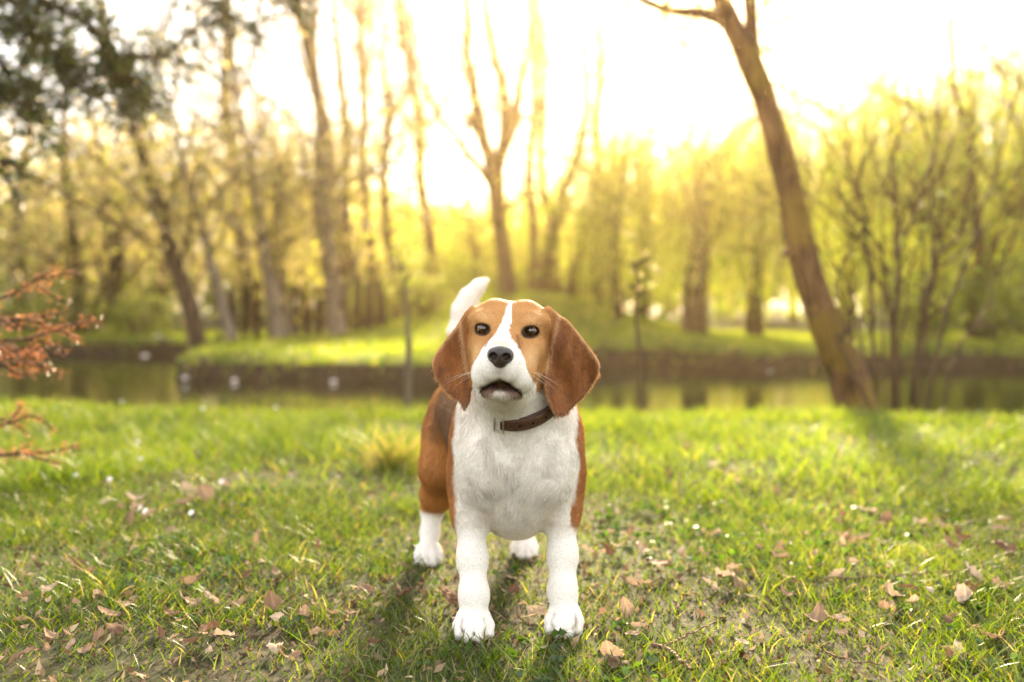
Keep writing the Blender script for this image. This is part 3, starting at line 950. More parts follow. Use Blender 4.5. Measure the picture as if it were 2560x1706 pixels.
lift = np.where(hhead, lift * 0.9, lift); lift = np.where(tl, 0.12, lift); lift = np.where((root[:, 2] < 0.14) & ~hhead, 0.13, lift)
lift = lift * (1 + 1.5 * rk)
pts = np.zeros((NH, 4, 3))
for k, t in enumerate((0.0, 0.33, 0.67, 1.0)):
    out = lift * (t - 0.45 * t * t)
    pts[:, k] = root - nrm * 0.0006 + flow * (L * t)[:, None] + nrm * (L * out)[:, None]
    pts[:, k, 2] -= L * 0.10 * t * t
hcol = hcol * (0.78 + 0.28 * rng.rand(NH) + 0.28 * (fbm(root, 70, 50, 2) - 0.3))[:, None]
hcol = np.where((hhead | hear)[:, None], hcol * (0.80 + 0.40 * rng.rand(NH))[:, None], hcol)
hcol = np.clip(hcol, 0, 0.93)
rd = np.tile(np.array([0.00034, 0.00032, 0.00024, 0.00006]), (NH, 1)) * np.where(hhead, 0.85, 1.0)[:, None]
pts = pts[keep]; rd = rd[keep]; hcol = hcol[keep]
nt = NT("fur_strands")
at = nt.n("ShaderNodeAttribute", attribute_name="col")
df = nt.n("ShaderNodeBsdfDiffuse"); nt.l(at.outputs['Color'], df.inputs[0])
tr = nt.n("ShaderNodeBsdfTranslucent"); nt.l(at.outputs['Color'], tr.inputs[0])
mx = nt.n("ShaderNodeMixShader"); mx.inputs[0].default_value = 0.32; nt.l(df, mx.inputs[1]); nt.l(tr, mx.inputs[2])
gl = nt.n("ShaderNodeBsdfGlossy"); gl.inputs['Roughness'].default_value = 0.4
m2 = nt.n("ShaderNodeMixShader"); m2.inputs[0].default_value = 0.04; nt.l(mx, m2.inputs[1]); nt.l(gl, m2.inputs[2])
nt.surf(m2)
fur = hair_object("fur", pts.reshape(-1, 3), np.full(len(pts), 4), rd.ravel(), hcol, nt.m, beagle)
fur["kind"] = "stuff"
wp = []
for s in (-1, 1):
    for k in range(5):
        a0 = H((2.6 + 0.6 * rng.rand()) * s, 9.6 + 1.6 * rng.rand(), -2.8 - 1.6 * rng.rand())
        d = H_U * s * (0.8 + 0.3 * rng.rand()) + H_F * (0.0 + 0.3 * rng.rand()) + H_W * (-0.45 + 0.35 * rng.rand())
        Lw = 0.022 + 0.022 * rng.rand()
        wp.append([a0 + d * Lw * t + np.array([0, 0, -1]) * Lw * 0.25 * t * t for t in (0, .33, .67, 1)])
wp = np.array(wp)
hair_object("whiskers", wp.reshape(-1, 3), np.full(len(wp), 4), np.tile([0.00018, 0.00015, 0.00011, 0.00004], len(wp)), np.tile([0.62, 0.55, 0.46], (len(wp), 1)), nt.m, beagle)
# ------------------------------------------------------------------ trees, shrubs and the fence behind the pond
class Tubes:
    """collects tapered branch tubes into one mesh"""
    def __init__(self): self.V = []; self.Q = []; self.n = 0
    def add(self, pts, rad, sides=7, rough=0.0):
        pts = np.asarray(pts, float); rad = np.asarray(rad, float)
        m = len(pts)
        t = np.gradient(pts, axis=0); t /= np.maximum(np.linalg.norm(t, axis=1, keepdims=True), 1e-9)
        ref = np.array([0.31, 0.95, 0.05])
        if abs(t[:, 1]).max() > 0.85: ref = np.array([0.95, 0.1, 0.3])
        s1 = np.cross(t, ref); s1 /= np.maximum(np.linalg.norm(s1, axis=1, keepdims=True), 1e-9)
        s2 = np.cross(t, s1)
        a = np.linspace(0, 2 * math.pi, sides, endpoint=False)
        ringv = pts[:, None] + rad[:, None, None] * (np.cos(a)[None, :, None] * s1[:, None] + np.sin(a)[None, :, None] * s2[:, None])
        if rough:
            ax_ = pts[:, None] + 0 * ringv; f_ = ringv.reshape(-1, 3)
            nn_ = 0.65 * fbm(f_ * np.array([1, 1, 0.35]), 14, 5) + 0.35 * fbm(f_ * np.array([1, 1, 0.3]), 45, 6) - 0.5
            ringv = ax_ + (ringv - ax_) * (1 + rough * nn_.reshape(ringv.shape[:2]))[:, :, None]
        self.V.append(ringv.reshape(-1, 3))
        i, j = np.meshgrid(np.arange(m - 1), np.arange(sides), indexing='ij')
        q = np.stack([i * sides + j, i * sides + (j + 1) % sides, (i + 1) * sides + (j + 1) % sides, (i + 1) * sides + j], -1).reshape(-1, 4)
        self.Q.append(q + self.n); self.n += m * sides
    def mesh(self, name, mat):
        V = np.concatenate(self.V); Q = np.concatenate(self.Q)
        return mesh_np(name, V, Q, np.full(len(Q), 4), [mat], smooth=True)

def resample(pts, rad, n):
    pts = np.asarray(pts, float); rad = np.asarray(rad, float)
    # Catmull-Rom through the traced points
    p = np.vstack([2 * pts[0] - pts[1], pts, 2 * pts[-1] - pts[-2]])
    out = []; ro = []
    m = len(pts) - 1
    for s in np.linspace(0, m, n):
        i = min(int(s), m - 1); t = s - i
        a, b, c, d = p[i], p[i + 1], p[i + 2], p[i + 3]
        out.append(0.5 * (2 * b + (c - a) * t + (2 * a - 5 * b + 4 * c - d) * t * t + (3 * b - a - 3 * c + d) * t ** 3))
        ro.append(rad[i] + (rad[min(i + 1, m)] - rad[i]) * t)
    return np.array(out), np.array(ro)

class Leaves:
    def __init__(self): self.c = []; self.s = []; self.col = []; self.dir = []
    def add(self, c, s, col, direction=None):
        c = np.asarray(c, float); n = len(c)
        self.c.append(c); self.s.append(np.broadcast_to(s, (n,)).astype(float)); self.col.append(np.broadcast_to(col, (n, 3)).astype(float))
        self.dir.append(np.zeros((n, 3)) if direction is None else np.broadcast_to(direction, (n, 3)).astype(float))
    def count(self): return sum(len(x) for x in self.c)
    def mesh(self, name, mat, rng, aspect=0.5, jitter=0.25, follow=1.0):
        c = np.concatenate(self.c); s = np.concatenate(self.s); col = np.concatenate(self.col); dr = np.concatenate(self.dir)
        n = len(c)
        a = rng.randn(n, 3) + dr * 3.0 * follow; a /= np.linalg.norm(a, axis=1, keepdims=True)
        b = np.cross(a, rng.randn(n, 3)); b /= np.maximum(np.linalg.norm(b, axis=1, keepdims=True), 1e-9)
        L = (s * (0.7 + 0.6 * rng.rand(n)))[:, None]
        nn = np.cross(a, b)
        v0 = c - a * L * 0.5; v2 = c + a * L * 0.5
        mid = c + nn * L * 0.08 + a * L * 0.08
        v1 = mid + b * L * aspect * 0.5; v3 = mid - b * L * aspect * 0.5
        V = np.stack([v0, v1, v2, v3], 1).reshape(-1, 3)
        Q = np.arange(n * 4).reshape(-1, 4)
        k = (1 - jitter) + 2 * jitter * rng.rand(n)
        C = np.repeat(np.clip(col * k[:, None], 0, 0.9), 4, 0)
        return mesh_np(name, V, Q, np.full(n, 4), [mat], colors=C)

def grow(T, LV, rng, p, d, r, length, depth, up=0.15, spread=0.7, wander=0.25, leaf=None, tips=None, kids=(2, 4)):
    """recursive limb; returns nothing, adds tubes and leaf positions"""
    n = 5
    pts = [p]; q = p.copy(); dd = d / np.linalg.norm(d)
    for i in range(n - 1):
        dd = dd + wander * rng.randn(3) * 0.5 + np.array([0, 0, up * 0.4]); dd /= np.linalg.norm(dd)
        q = q + dd * length / (n - 1); pts.append(q.copy())
    rad = np.linspace(r, r * 0.45, n)
    T.add(pts, rad, 6 if r > 0.02 else 4)
    if tips is not None: tips.append((np.array(pts), depth))
    if depth > 0:
        for k in range(rng.randint(kids[0], kids[1] + 1)):
            i = rng.randint(1, n); nd = dd + spread * rng.randn(3) + np.array([0, 0, up])
            grow(T, LV, rng, pts[i], nd, rad[i] * 0.5, length * (0.55 + 0.25 * rng.rand()), depth - 1, up, spread, wander, leaf, tips, kids)

bark_grey = bark_material("grey_brown_bark", (0.085, 0.066, 0.052), (0.27, 0.215, 0.165))
bark_dark = bark_material("dark_brown_bark", (0.028, 0.018, 0.012), (0.11, 0.072, 0.045))
bark_pale = bark_material("pale_grey_bark", (0.06, 0.05, 0.035), (0.17, 0.14, 0.10))
bark_moss = bark_material("mossy_brown_bark", (0.036, 0.019, 0.010), (0.15, 0.080, 0.040), (0.15, 0.095, 0.022))
mat_spring = leaf_material("spring_leaf", 0.60, 0.04, tint=(1.25, 1.22, 0.80))
mat_willow = leaf_material("willow_leaf", 0.62, 0.04, tint=(1.50, 1.50, 0.70))
mat_dark = leaf_material("conifer_needles", 0.25, 0.05, tint=(1.1, 1.1, 0.5))
YG = np.array([0.22, 0.27, 0.026]); YG2 = np.array([0.29, 0.28, 0.050]); OLV = np.array([0.16, 0.15, 0.055]); BUD = np.array([0.33, 0.265, 0.155]); GRN = np.array([0.12, 0.18, 0.020])

def traced(T, px_path, d, widths, n=16, base_on_ground=True, sides=10, d1=None, rough=0.0, flare=1.25):
    d1 = d if d1 is None else d1
    m = len(px_path)
    pts = [P(x, y, d + (d1 - d) * i / max(m - 1, 1)) for i, (x, y) in enumerate(px_path)]
    if base_on_ground:
        g = float(ground_z(np.array([pts[0][0]]), np.array([pts[0][1]]))[0])
        pts[0][2] = min(pts[0][2], g + 0.02) if pts[0][2] > g else pts[0][2]
        pts = [np.array([pts[0][0] - (pts[1][0] - pts[0][0]) * 0.03, pts[0][1], g - 0.12])] + pts
        widths = [widths[0] * flare] + list(widths)
    rad = [w * d / FPX * 0.5 for w in widths]
    a, r = resample(pts, rad, n)
    T.add(a, r, sides, rough)
    return a, r

def foliage_cloud(LV, rng, c, r, n, size, cols, clump=14):
    """leaves gathered in loose clumps through an ellipsoid"""
    k = max(1, n // clump)
    q = rng.randn(k, 3); q /= np.linalg.norm(q, axis=1, keepdims=True); q *= (rng.rand(k) ** 0.45)[:, None]
    cc = np.asarray(c) + q * np.asarray(r)
    idx = rng.randint(0, k, n)
    pos = cc[idx] + rng.randn(n, 3) * np.asarray(r) * 0.11
    tone = (0.6 + 0.8 * rng.rand(k))[idx]
    pick = rng.randint(0, len(cols), k)[idx]
    LV.add(pos, size, np.array(cols)[pick] * tone[:, None])

def strands(LV, T, rng, top, n, spread, length, size, cols, step=0.055, zmin=None):
    """weeping shoots hung with narrow leaves"""
    for i in range(n):
        a = rng.rand() * 2 * math.pi; rr = math.sqrt(rng.rand())
        p0 = np.asarray(top) + np.array([math.cos(a) * spread[0] * rr, math.sin(a) * spread[1] * rr, spread[2] * (0.5 - rr * rr) + 0.25 * rng.randn()])
        L = length * (0.45 + 0.75 * rng.rand())
        if zmin is not None: L = min(L, max(p0[2] - zmin - 0.5 * rng.rand(), 0.3))
        m = max(6, int(L / step)); t = np.linspace(0, 1, m)
        sway = 0.18 * rng.randn(2)
        path = p0 + np.stack([np.cos(a) * 0.22 * np.sqrt(t) + sway[0] * t, np.sin(a) * 0.22 * np.sqrt(t) + sway[1] * t, 0.12 * t - L * t], 1)
        path[:, :2] += 0.03 * np.sin(t[:, None] * 9 + rng.rand(2) * 6)
        c = np.array(cols)[rng.randint(len(cols))] * (0.6 + 0.8 * rng.rand())
        LV.add(path + rng.randn(m, 3) * 0.02, size, c, np.array([0, 0, -1.0]))
        if i % 3 == 0:
            k = path[:: max(1, m // 5)]
            T.add(k, np.linspace(0.006, 0.002, len(k)), 3)

def finish_tree(name, T, LV, loc, label, bark, leafmat, rng, group=None, aspect=0.5, cat="tree", follow=1.0, crown="crown", stem="trunk"):
    root_ = empty(name, tuple(loc), label, cat, group)
    child_world(stem, T.mesh(stem, bark), root_)
    if LV is not None and LV.count():
        child_world(crown, LV.mesh(crown, leafmat, rng, aspect, 0.3, follow), root_)
    return root_

def crown_on(T, LV, rng, path, rads, n_limbs, t0, length, depth, leaf_n, leaf_s, cols, up=0.25, spread=0.6, cl=0.10, extra=None, side_up=0.8):
    """limbs from the upper part of a trunk, with leaves along every twig"""
    tips = []
    m = len(path)
    for k in range(n_limbs):
        i = int(m * (t0 + (1 - t0) * rng.rand())); i = min(i, m - 1)
        d = np.array([rng.randn(), rng.randn() * 0.8, side_up + 0.5 * rng.rand()])
        grow(T, LV, rng, path[i], d, max(rads[i] * 0.34, 0.012), length * (0.6 + 0.6 * rng.rand()), depth, up, spread, 0.3, None, tips)
    # let the leader run on above the traced part
    d = path[-1] - path[-3]
    grow(T, LV, rng, path[-1], d, rads[-1], length * 1.3, depth + 1, up, spread * 0.7, 0.2, None, tips)
    fine = [t for t in tips if t[1] <= 1]
    if leaf_n and fine:
        pts = np.concatenate([t[0] for t in fine])
        idx = rng.randint(0, len(pts), leaf_n)
        tone = 0.65 + 0.7 * rng.rand(len(pts))
        pk = rng.randint(0, len(cols), len(pts))
        LV.add(pts[idx] + rng.randn(leaf_n, 3) * cl, leaf_s, np.array(cols)[pk[idx]] * tone[idx][:, None])

# --- the leaning tree on the near bank, right
rng = np.random.RandomState(11)
T, LV = Tubes(), Leaves()
D = 4.15
a, r = traced(T, [(2152, 1012), (2120, 940), (2062, 812), (2010, 650), (1975, 480), (1920, 275), (1866, 138), (1815, 30), (1778, -70)], D, [118, 92, 78, 74, 64, 58, 60, 48, 42], 110, sides=36, rough=0.35, flare=1.9)
rr_ = np.array([rng.rand() for _ in a])
limbL, rl = resample([P(1835, 75, D), P(1795, 45, D), P(1740, 32, D), P(1680, 28, D), P(1610, 2, D), P(1540, -40, D)], np.array([40, 32, 26, 22, 18, 14]) * D / FPX / 2, 16)
T.add(limbL, rl, 10)
limbR, rr2 = resample([P(1885, 185, D), P(1880, 100, D + .05), P(1874, 0, D + .1), P(1868, -90, D + .1)], np.array([44, 36, 32, 26]) * D / FPX / 2, 10)
T.add(limbR, rr2, 10)
stub, rs = resample([P(1992, 600, D), P(1968, 632, D - 0.03), P(1958, 640, D - 0.05)], np.array([34, 22, 6]) * D / FPX / 2, 5)
T.add(stub, rs, 7)
crown_on(T, LV, rng, a, r, 3, 0.93, 0.9, 2, 700, 0.030, [YG, YG2], cl=0.07)
crown_on(T, LV, rng, limbL, rl, 3, 0.75, 0.6, 1, 250, 0.030, [YG, YG2], cl=0.07)
crown_on(T, LV, rng, limbR, rr2, 3, 0.6, 0.7, 1, 400, 0.030, [YG, YG2], cl=0.07)
for k in range(46):       # hanging shoots either side of the fork
    x = rng.uniform(1880, 2040) if k % 2 else rng.uniform(1590, 1800); top = P(x, -60 - 30 * rng.rand(), D + 0.4 * rng.rand())
    L = rng.uniform(0.25, 0.75); t = np.linspace(0, 1, int(L / 0.03))
    pth = top + np.stack([0.08 * np.sin(t * 3 + x), 0 * t, -L * t], 1)
    T.add(pth[::4], np.linspace(0.003, 0.0015, len(pth[::4])), 3)
    LV.add(pth + rng.randn(len(t), 3) * 0.025, 0.034, YG * (0.7 + 0.6 * rng.rand()), np.array([0, 0, -1.0]))
finish_tree("leaning_tree", T, LV, a[0], "brown tree trunk leaning left on the near bank, thickest and nearest trunk", bark_moss, mat_spring, rng)

# --- many-stemmed shrub beside it
rng = np.random.RandomState(12)
T, LV = Tubes(), Leaves()
D = 4.35
stems = [([(2230, 1005), (2238, 850), (2245, 640), (2240, 520), (2228, 400)], 26, 10), ([(2245, 640), (2290, 520), (2340, 360), (2345, 120)], 16, 6),
         ([(2205, 1005), (2180, 800), (2165, 560), (2150, 440), (2195, 330)], 18, 6), ([(2260, 1005), (2300, 820), (2345, 640), (2350, 560)], 24, 12),
         ([(2345, 640), (2400, 590), (2415, 535)], 14, 6), ([(2190, 1000), (2130, 860), (2095, 700), (2060, 560)], 14, 5),
         ([(2280, 1005), (2340, 880), (2400, 700), (2470, 500), (2530, 260), (2560, 140)], 14, 4), ([(2240, 1000), (2260, 800), (2310, 560), (2390, 330)], 14, 4),
         ([(2215, 1000), (2140, 780), (2060, 640), (2010, 560)], 12, 4), ([(2270, 1005), (2320, 760), (2330, 420), (2300, 240), (2345, 90)], 12, 3),
         ([(2200, 1000), (2120, 900), (2090, 830)], 12, 4), ([(2290, 1005), (2390, 900), (2450, 800), (2490, 690)], 12, 4), ([(2250, 1000), (2220, 700), (2110, 500), (2060, 380)], 13, 4),
         ([(2235, 1000), (2205, 720), (2215, 480), (2260, 300)], 13, 4)]
for k, (path, w0, w1) in enumerate(stems):
    d0 = D + 0.22 * rng.randn() * (k > 3)
    pts = [P(x, y, d0 + 0.05 * i) for i, (x, y) in enumerate(path)]
    if path[0][1] > 990:
        g = float(ground_z(np.array([pts[0][0]]), np.array([pts[0][1]]))[0]); pts[0][2] = g - 0.05
    pa, ra = resample(pts, np.linspace(w0, w1, len(pts)) * 0.78 * D / FPX / 2, 18)
    pa[1:-1] += rng.randn(16, 3) * 0.006
    T.add(pa, ra, 7)
    tips = []
    for q in range(7):
        i = rng.randint(5, 18)
        grow(T, LV, rng, pa[i], np.array([rng.randn(), rng.randn() * 0.7, 0.8]), max(ra[i] * 0.55, 0.003), 0.28 + 0.3 * rng.rand(), 1, 0.2, 0.7, 0.35, None, tips, (1, 3))
    tp = np.concatenate([t[0] for t in tips])
    i = rng.randint(0, len(tp), 70)
    LV.add(tp[i] + rng.randn(70, 3) * 0.02, 0.019, np.array([YG, GRN, GRN])[rng.randint(0, 3, 70)] * 0.85)
finish_tree("shrub", T, LV, P(2245, 1005, D), "tall bare-stemmed shrub with tiny yellow-green leaves beside the leaning tree", bark_dark, mat_spring, rng, cat="shrub", crown="leaves", stem="stems")

# --- slim saplings at the water's edge either side of the dog
rng = np.random.RandomState(13)
for path, w, d, lab, bk, nl in (([(1603, 1016), (1597, 870), (1590, 775), (1594, 700), (1585, 640)], [14, 11, 8, 5, 3], 4.15, "slim dark sapling rising from the near bank just right of the dog", bark_dark, 40),
                                ([(1012, 985), (1022, 900), (1020, 830), (1016, 770), (1010, 720), (1006, 680)], [24, 18, 12, 8, 5, 3], 4.6, "slender grey sapling on the near bank just left of the dog", bark_pale, 160)):
    T, LV = Tubes(), Leaves()
    a, r = traced(T, path, d, w, 20)
    crown_on(T, LV, rng, a, r, 3, 0.5, 0.05, 1, nl, 0.03, [YG, YG2, BUD], cl=0.05)
    finish_tree("sapling", T, LV, a[0], lab, bk, mat_spring, rng, "saplings at the water's edge")

# --- traced trees of the far bank
BT = "trees on the far bank"
def far_tree(path, widths, d, label, bark, seed, limbs=8, t0=0.35, length=2.0, depth=2, leaf_n=1500, leaf_s=0.085, cols=(YG, YG2, OLV), forks=(), cl=0.26, up=0.25, clouds=(), name="tree", sides=9, side_up=0.8, cap=330):
    rng = np.random.RandomState(seed)
    T, LV = Tubes(), Leaves()
    leaf_n = int(leaf_n * 2.2)
    a, r = traced(T, path, d, [w * 1.1 for w in widths], 24, sides=sides)
    crown_on(T, LV, rng, a, r, limbs, t0, length, depth, leaf_n, leaf_s, cols, up=up, cl=cl, side_up=side_up)
    for fp, fw in forks:
        pts = [P(x, y, d + 0.1 * i) for i, (x, y) in enumerate(fp)]
        b_, rb = resample(pts, np.array(fw) * 1.6 * d / FPX / 2, 14)
        b_[2:-1] += rng.randn(11, 3) * 0.02
        T.add(b_, rb, 7)
        crown_on(T, LV, rng, b_, rb, 9, 0.3, length * 0.6, 2, leaf_n // 4, leaf_s, cols, up=up, cl=cl)
    for (cx, cy, rx, ry, dz, n) in clouds:
        c = P(cx, cy, d + dz); foliage_cloud(LV, rng, c, (rx * d / FPX, 0.9, ry * d / FPX), n, leaf_s, cols)
    # crowns thin out upwards: mostly bare twigs against the sky
    zcap = P(1280, cap, d)[2]
    for q in range(len(LV.c)):
        c_ = LV.c[q]; keep_ = rng.rand(len(c_)) < np.clip(1.0 - (c_[:, 2] - zcap + 0.5) / 1.0, 0.08, 1)
        LV.c[q], LV.s[q], LV.col[q], LV.dir[q] = c_[keep_], LV.s[q][keep_], LV.col[q][keep_], LV.dir[q][keep_]
    return finish_tree(name, T, LV, a[0], label, bark, mat_spring, rng, BT)

far_tree([(1272, 752), (1262, 660), (1245, 540), (1238, 440), (1240, 420)], [46, 38, 36, 44, 34], 14.2, "forked brown tree directly behind the dog's head on the mound", bark_dark, 21, limbs=1, t0=0.6, length=1.2, leaf_n=160, cols=(YG2, BUD, OLV),
         forks=[([(1238, 440), (1215, 370), (1190, 260), (1176, 150), (1165, 0), (1150, -150)], [26, 22, 19, 16, 13, 10]), ([(1240, 430), (1256, 360), (1262, 250), (1230, 110), (1218, 0), (1210, -150)], [24, 20, 17, 15, 12, 8]),
                ([(1236, 470), (1200, 420), (1140, 345), (1080, 260), (1050, 180), (1020, 40)], [16, 13, 11, 9, 8, 5]), ([(1195, 330), (1180, 300), (1165, 330)], [20, 12, 5])])
far_tree([(1380, 752), (1372, 680), (1378, 560), (1352, 440), (1358, 300), (1362, 180), (1350, 20)], [62, 48, 28, 20, 20, 14, 9], 15.5, "thin upright tree right of the forked tree behind the dog", bark_dark, 22, limbs=6, t0=0.4, length=0.9, leaf_n=450, cols=(YG, YG2),
         forks=[([(1378, 600), (1400, 520), (1430, 420), (1455, 330), (1462, 180), (1450, 20)], [22, 18, 16, 14, 10, 7])])
far_tree([(1425, 752), (1432, 690), (1450, 620), (1470, 540)], [34, 26, 18, 10], 15.2, "short dark trunk leaning right behind the mound", bark_dark, 23, limbs=4, length=0.6, leaf_n=350, cols=(YG, GRN))
# tall, nearly bare trees whose twigs show against the sky
for k_, (path, w, d, lab) in enumerate([
    ([(1085, 800), (1075, 600), (1050, 450), (1052, 330), (1030, 200), (1000, 60), (985, -60)], [20, 18, 17, 15, 13, 11, 8], 16.8, "bare thin tree rising left of the dog's tail to the top edge"),
    ([(1330, 790), (1335, 600), (1322, 430), (1335, 300), (1340, 150), (1330, 0), (1325, -80)], [18, 17, 15, 14, 12, 10, 8], 17.5, "bare thin tree just right of the forked tree, reaching the top edge"),
    ([(1500, 800), (1490, 620), (1500, 450), (1490, 300), (1505, 160), (1490, 0)], [18, 16, 15, 13, 11, 8], 18.0, "bare thin tree in the sun's glow left of the leaning tree"),
    ([(930, 800), (925, 600), (905, 420), (912, 280), (900, 120), (905, -30)], [18, 16, 15, 13, 11, 8], 17.2, "bare thin tree between the wavy tree and the yellowish tree"),
    ([(640, 830), (600, 600), (585, 420), (560, 250), (570, 90), (560, -40)], [22, 20, 18, 15, 12, 9], 17.0, "bare thin tree above the stake fence below the evergreen boughs")]):
    far_tree(path, [q * 1.5 for q in w], d, lab, bark_dark, 140 + k_, limbs=16, t0=0.45, length=1.5, depth=2, leaf_n=1200, leaf_s=0.080, cols=(BUD * 0.7, OLV * 0.8, BUD * 0.5), cap=-400, cl=0.16)
far_tree([(848, 868), (838, 780), (822, 640), (805, 480), (800, 380)], [50, 40, 38, 30, 24], 12.6, "pale grey tree at the right end of the stake fence", bark_grey, 24, limbs=8, leaf_n=1500, cols=(BUD, BUD, YG2))
far_tree([(868, 800), (850, 620), (832, 480), (828, 400), (812, 320), (782, 190), (755, 60), (720, -60)], [30, 30, 26, 26, 34, 26, 24, 20], 16.0, "tall crooked tree rising above the pale grey tree", bark_dark, 25, limbs=4, t0=0.6, length=1.0, leaf_n=500, cols=(BUD, OLV))
far_tree([(905, 800), (870, 600), (862, 480), (868, 380), (862, 290), (850, 190), (838, 60), (830, -60)], [24, 22, 20, 20, 22, 18, 14, 10], 16.6, "slender wavy tree right beside the tall crooked tree", bark_dark, 26, limbs=5, t0=0.5, length=0.9, leaf_n=500, cols=(BUD, OLV))
far_tree([(998, 780), (985, 680), (965, 560), (958, 440), (972, 300), (960, 180)], [30, 26, 20, 20, 22, 10], 15.0, "thin yellowish tree with a forked top left of the dog's tail", bark_dark, 27, limbs=10, t0=0.35, length=1.0, leaf_n=1600, cols=(YG2, BUD, YG))
far_tree([(700, 866), (690, 780), (662, 640), (640, 500), (618, 380)], [44, 36, 30, 24, 18], 12.4, "slanting grey tree in front of the stake fence", bark_grey, 28, limbs=8, leaf_n=2600, cols=(BUD, BUD, YG2))
far_tree([(740, 862), (722, 800), (700, 700)], [24, 20, 14], 12.9, "short thin stem close beside the slanting grey tree", bark_grey, 29, limbs=4, length=1.1, leaf_n=700, cols=(YG2, BUD))
far_tree([(588, 872), (560, 780), (528, 660), (490, 520), (455, 400)], [30, 26, 22, 18, 12], 12.0, "thin tree leaning left at the left end of the stake fence", bark_grey, 30, limbs=8, leaf_n=1900, cols=(BUD, BUD, OLV))
far_tree([(512, 872), (480, 780), (432, 650), (400, 520), (365, 420), (325, 290), (300, 180)], [44, 40, 34, 38, 30, 24, 18], 11.8, "dark tree leaning left over the left channel, darkest trunk on the left", bark_dark, 31, limbs=9, t0=0.35, leaf_n=2300, cols=(BUD, BUD, OLV))
far_tree([(505, 874), (470, 800), (440, 700), (395, 540)], [26, 22, 18, 12], 12.3, "thinner twin stem just left of the dark leaning tree", bark_grey, 32, limbs=7, leaf_n=1500, cols=(BUD, YG2))
far_tree([(295, 850), (285, 760), (300, 640), (270, 500), (250, 380)], [26, 22, 20, 16, 10], 15.0, "thin brown tree behind the left channel of the pond", bark_dark, 33, limbs=10, t0=0.25, leaf_n=2600, cols=(BUD, BUD, OLV))
far_tree([(200, 850), (195, 720), (180, 560), (160, 380)], [40, 32, 26, 18], 15.6, "dark tree behind the orange twigs at the left edge", bark_dark, 34, limbs=10, t0=0.2, leaf_n=3000, cols=(BUD, BUD, OLV))
far_tree([(40, 850), (60, 700), (40, 560), (60, 420)], [36, 30, 24, 16], 16.0, "leafy tree at the far left behind the water", bark_dark, 35, limbs=10, t0=0.2, leaf_n=3000, cols=(YG, OLV, BUD))
far_tree([(-160, 850), (-150, 600), (-140, 380)], [46, 34, 20], 15.0, "bushy tree beyond the left edge of the lawn", bark_dark, 36, limbs=10, t0=0.2, leaf_n=2500, cols=(YG, OLV, BUD))
far_tree([(1552, 860), (1545, 760), (1535, 640), (1548, 520)], [30, 24, 20, 12], 13.0, "thin dark trunk between the mound and the weeping willows", bark_dark, 37, limbs=5, length=0.7, leaf_n=350, cols=(YG, YG2))
far_tree([(2440, 880), (2435, 760), (2450, 640), (2430, 480)], [44, 36, 28, 18], 12.5, "dark tree behind the right bank half hidden by the shrub", bark_dark, 38, limbs=10, t0=0.3, leaf_n=3000, cols=(YG, GRN))

# --- weeping willows
def willow(px, py, d, h, label, seed, n=170, spread=(1.6, 1.2, 0.9), trunkw=60, cols=(YG, YG2, YG * 0.7), lean=0):
    rng = np.random.RandomState(seed)
    T, LV = Tubes(), Leaves()
    base = P(px, py, d); g = float(ground_z(np.array([base[0]]), np.array([d]))[0]); base[2] = g
    top = base + np.array([lean, 0, h])
    a, r = resample([base - [0, 0, 0.15], base + [0.02, 0, 0.25 * h], base + [lean * 0.5 + 0.08, 0, 0.6 * h], top], np.array([trunkw * 1.2, trunkw, trunkw * 0.75, trunkw * 0.4]) * d / FPX / 2, 16)
    T.add(a, r, 10)
    tips = []
    for k in range(9):
        dv = np.array([rng.randn(), rng.randn() * 0.8, 0.7])
        grow(T, LV, rng, a[rng.randint(8, 16)], dv, min(r[8] * 0.35, 0.03), spread[0] * 0.9, 1, 0.1, 0.6, 0.3, None, tips)
    strands(LV, T, rng, top, int(n * 1.25), spread, h * 0.95, 0.085, cols, 0.06, zmin=g + 0.12)
    return finish_tree("willow", T, LV, a[0], label, bark_dark, mat_willow, rng, "weeping willows behind the pond", aspect=0.3)

willow(1735, 852, 12.6, 2.25, "weeping willow with a thick dark trunk left of the leaning tree", 51, 210, (1.25, 1.0, 0.8), 62)
willow(1885, 850, 13.4, 2.5, "weeping willow right behind the leaning tree trunk", 52, 200, (1.3, 1.0, 0.9), 40)
willow(1600, 830, 15.2, 2.4, "weeping willow behind the slim dark sapling", 53, 190, (1.4, 1.0, 1.0), 40)
willow(2110, 860, 13.8, 3.0, "weeping willow behind the bare shrub stems", 54, 210, (1.5, 1.0, 1.0), 40)
willow(2330, 860, 14.6, 3.3, "weeping willow behind the right half of the shrub", 55, 220, (1.6, 1.1, 1.1), 40)
willow(2560, 860, 13.2, 3.3, "weeping willow at the right edge of the picture", 56, 220, (1.5, 1.1, 1.1), 40, (YG, GRN, YG2))
willow(2800, 860, 13.5, 3.2, "weeping willow just beyond the right edge", 57, 150, (1.5, 1.1, 1.1), 40)
willow(1180, 800, 19.0, 2.1, "low weeping tree in the gap left of the forked tree", 58, 130, (1.5, 1.0, 0.8), 30, (YG, YG2, OLV))
willow(1480, 800, 19.5, 2.8, "weeping tree far behind the short leaning trunk", 59, 170, (1.9, 1.0, 0.9), 30)
willow(700, 840, 18.0, 3.3, "pale yellow weeping tree far behind the stake fence", 60, 190, (2.0, 1.0, 1.0), 30, (YG2, BUD, BUD))
willow(400, 840, 19.0, 3.0, "pale weeping tree far behind the left channel", 61, 170, (2.2, 1.0, 1.0), 30, (BUD, BUD, YG2))

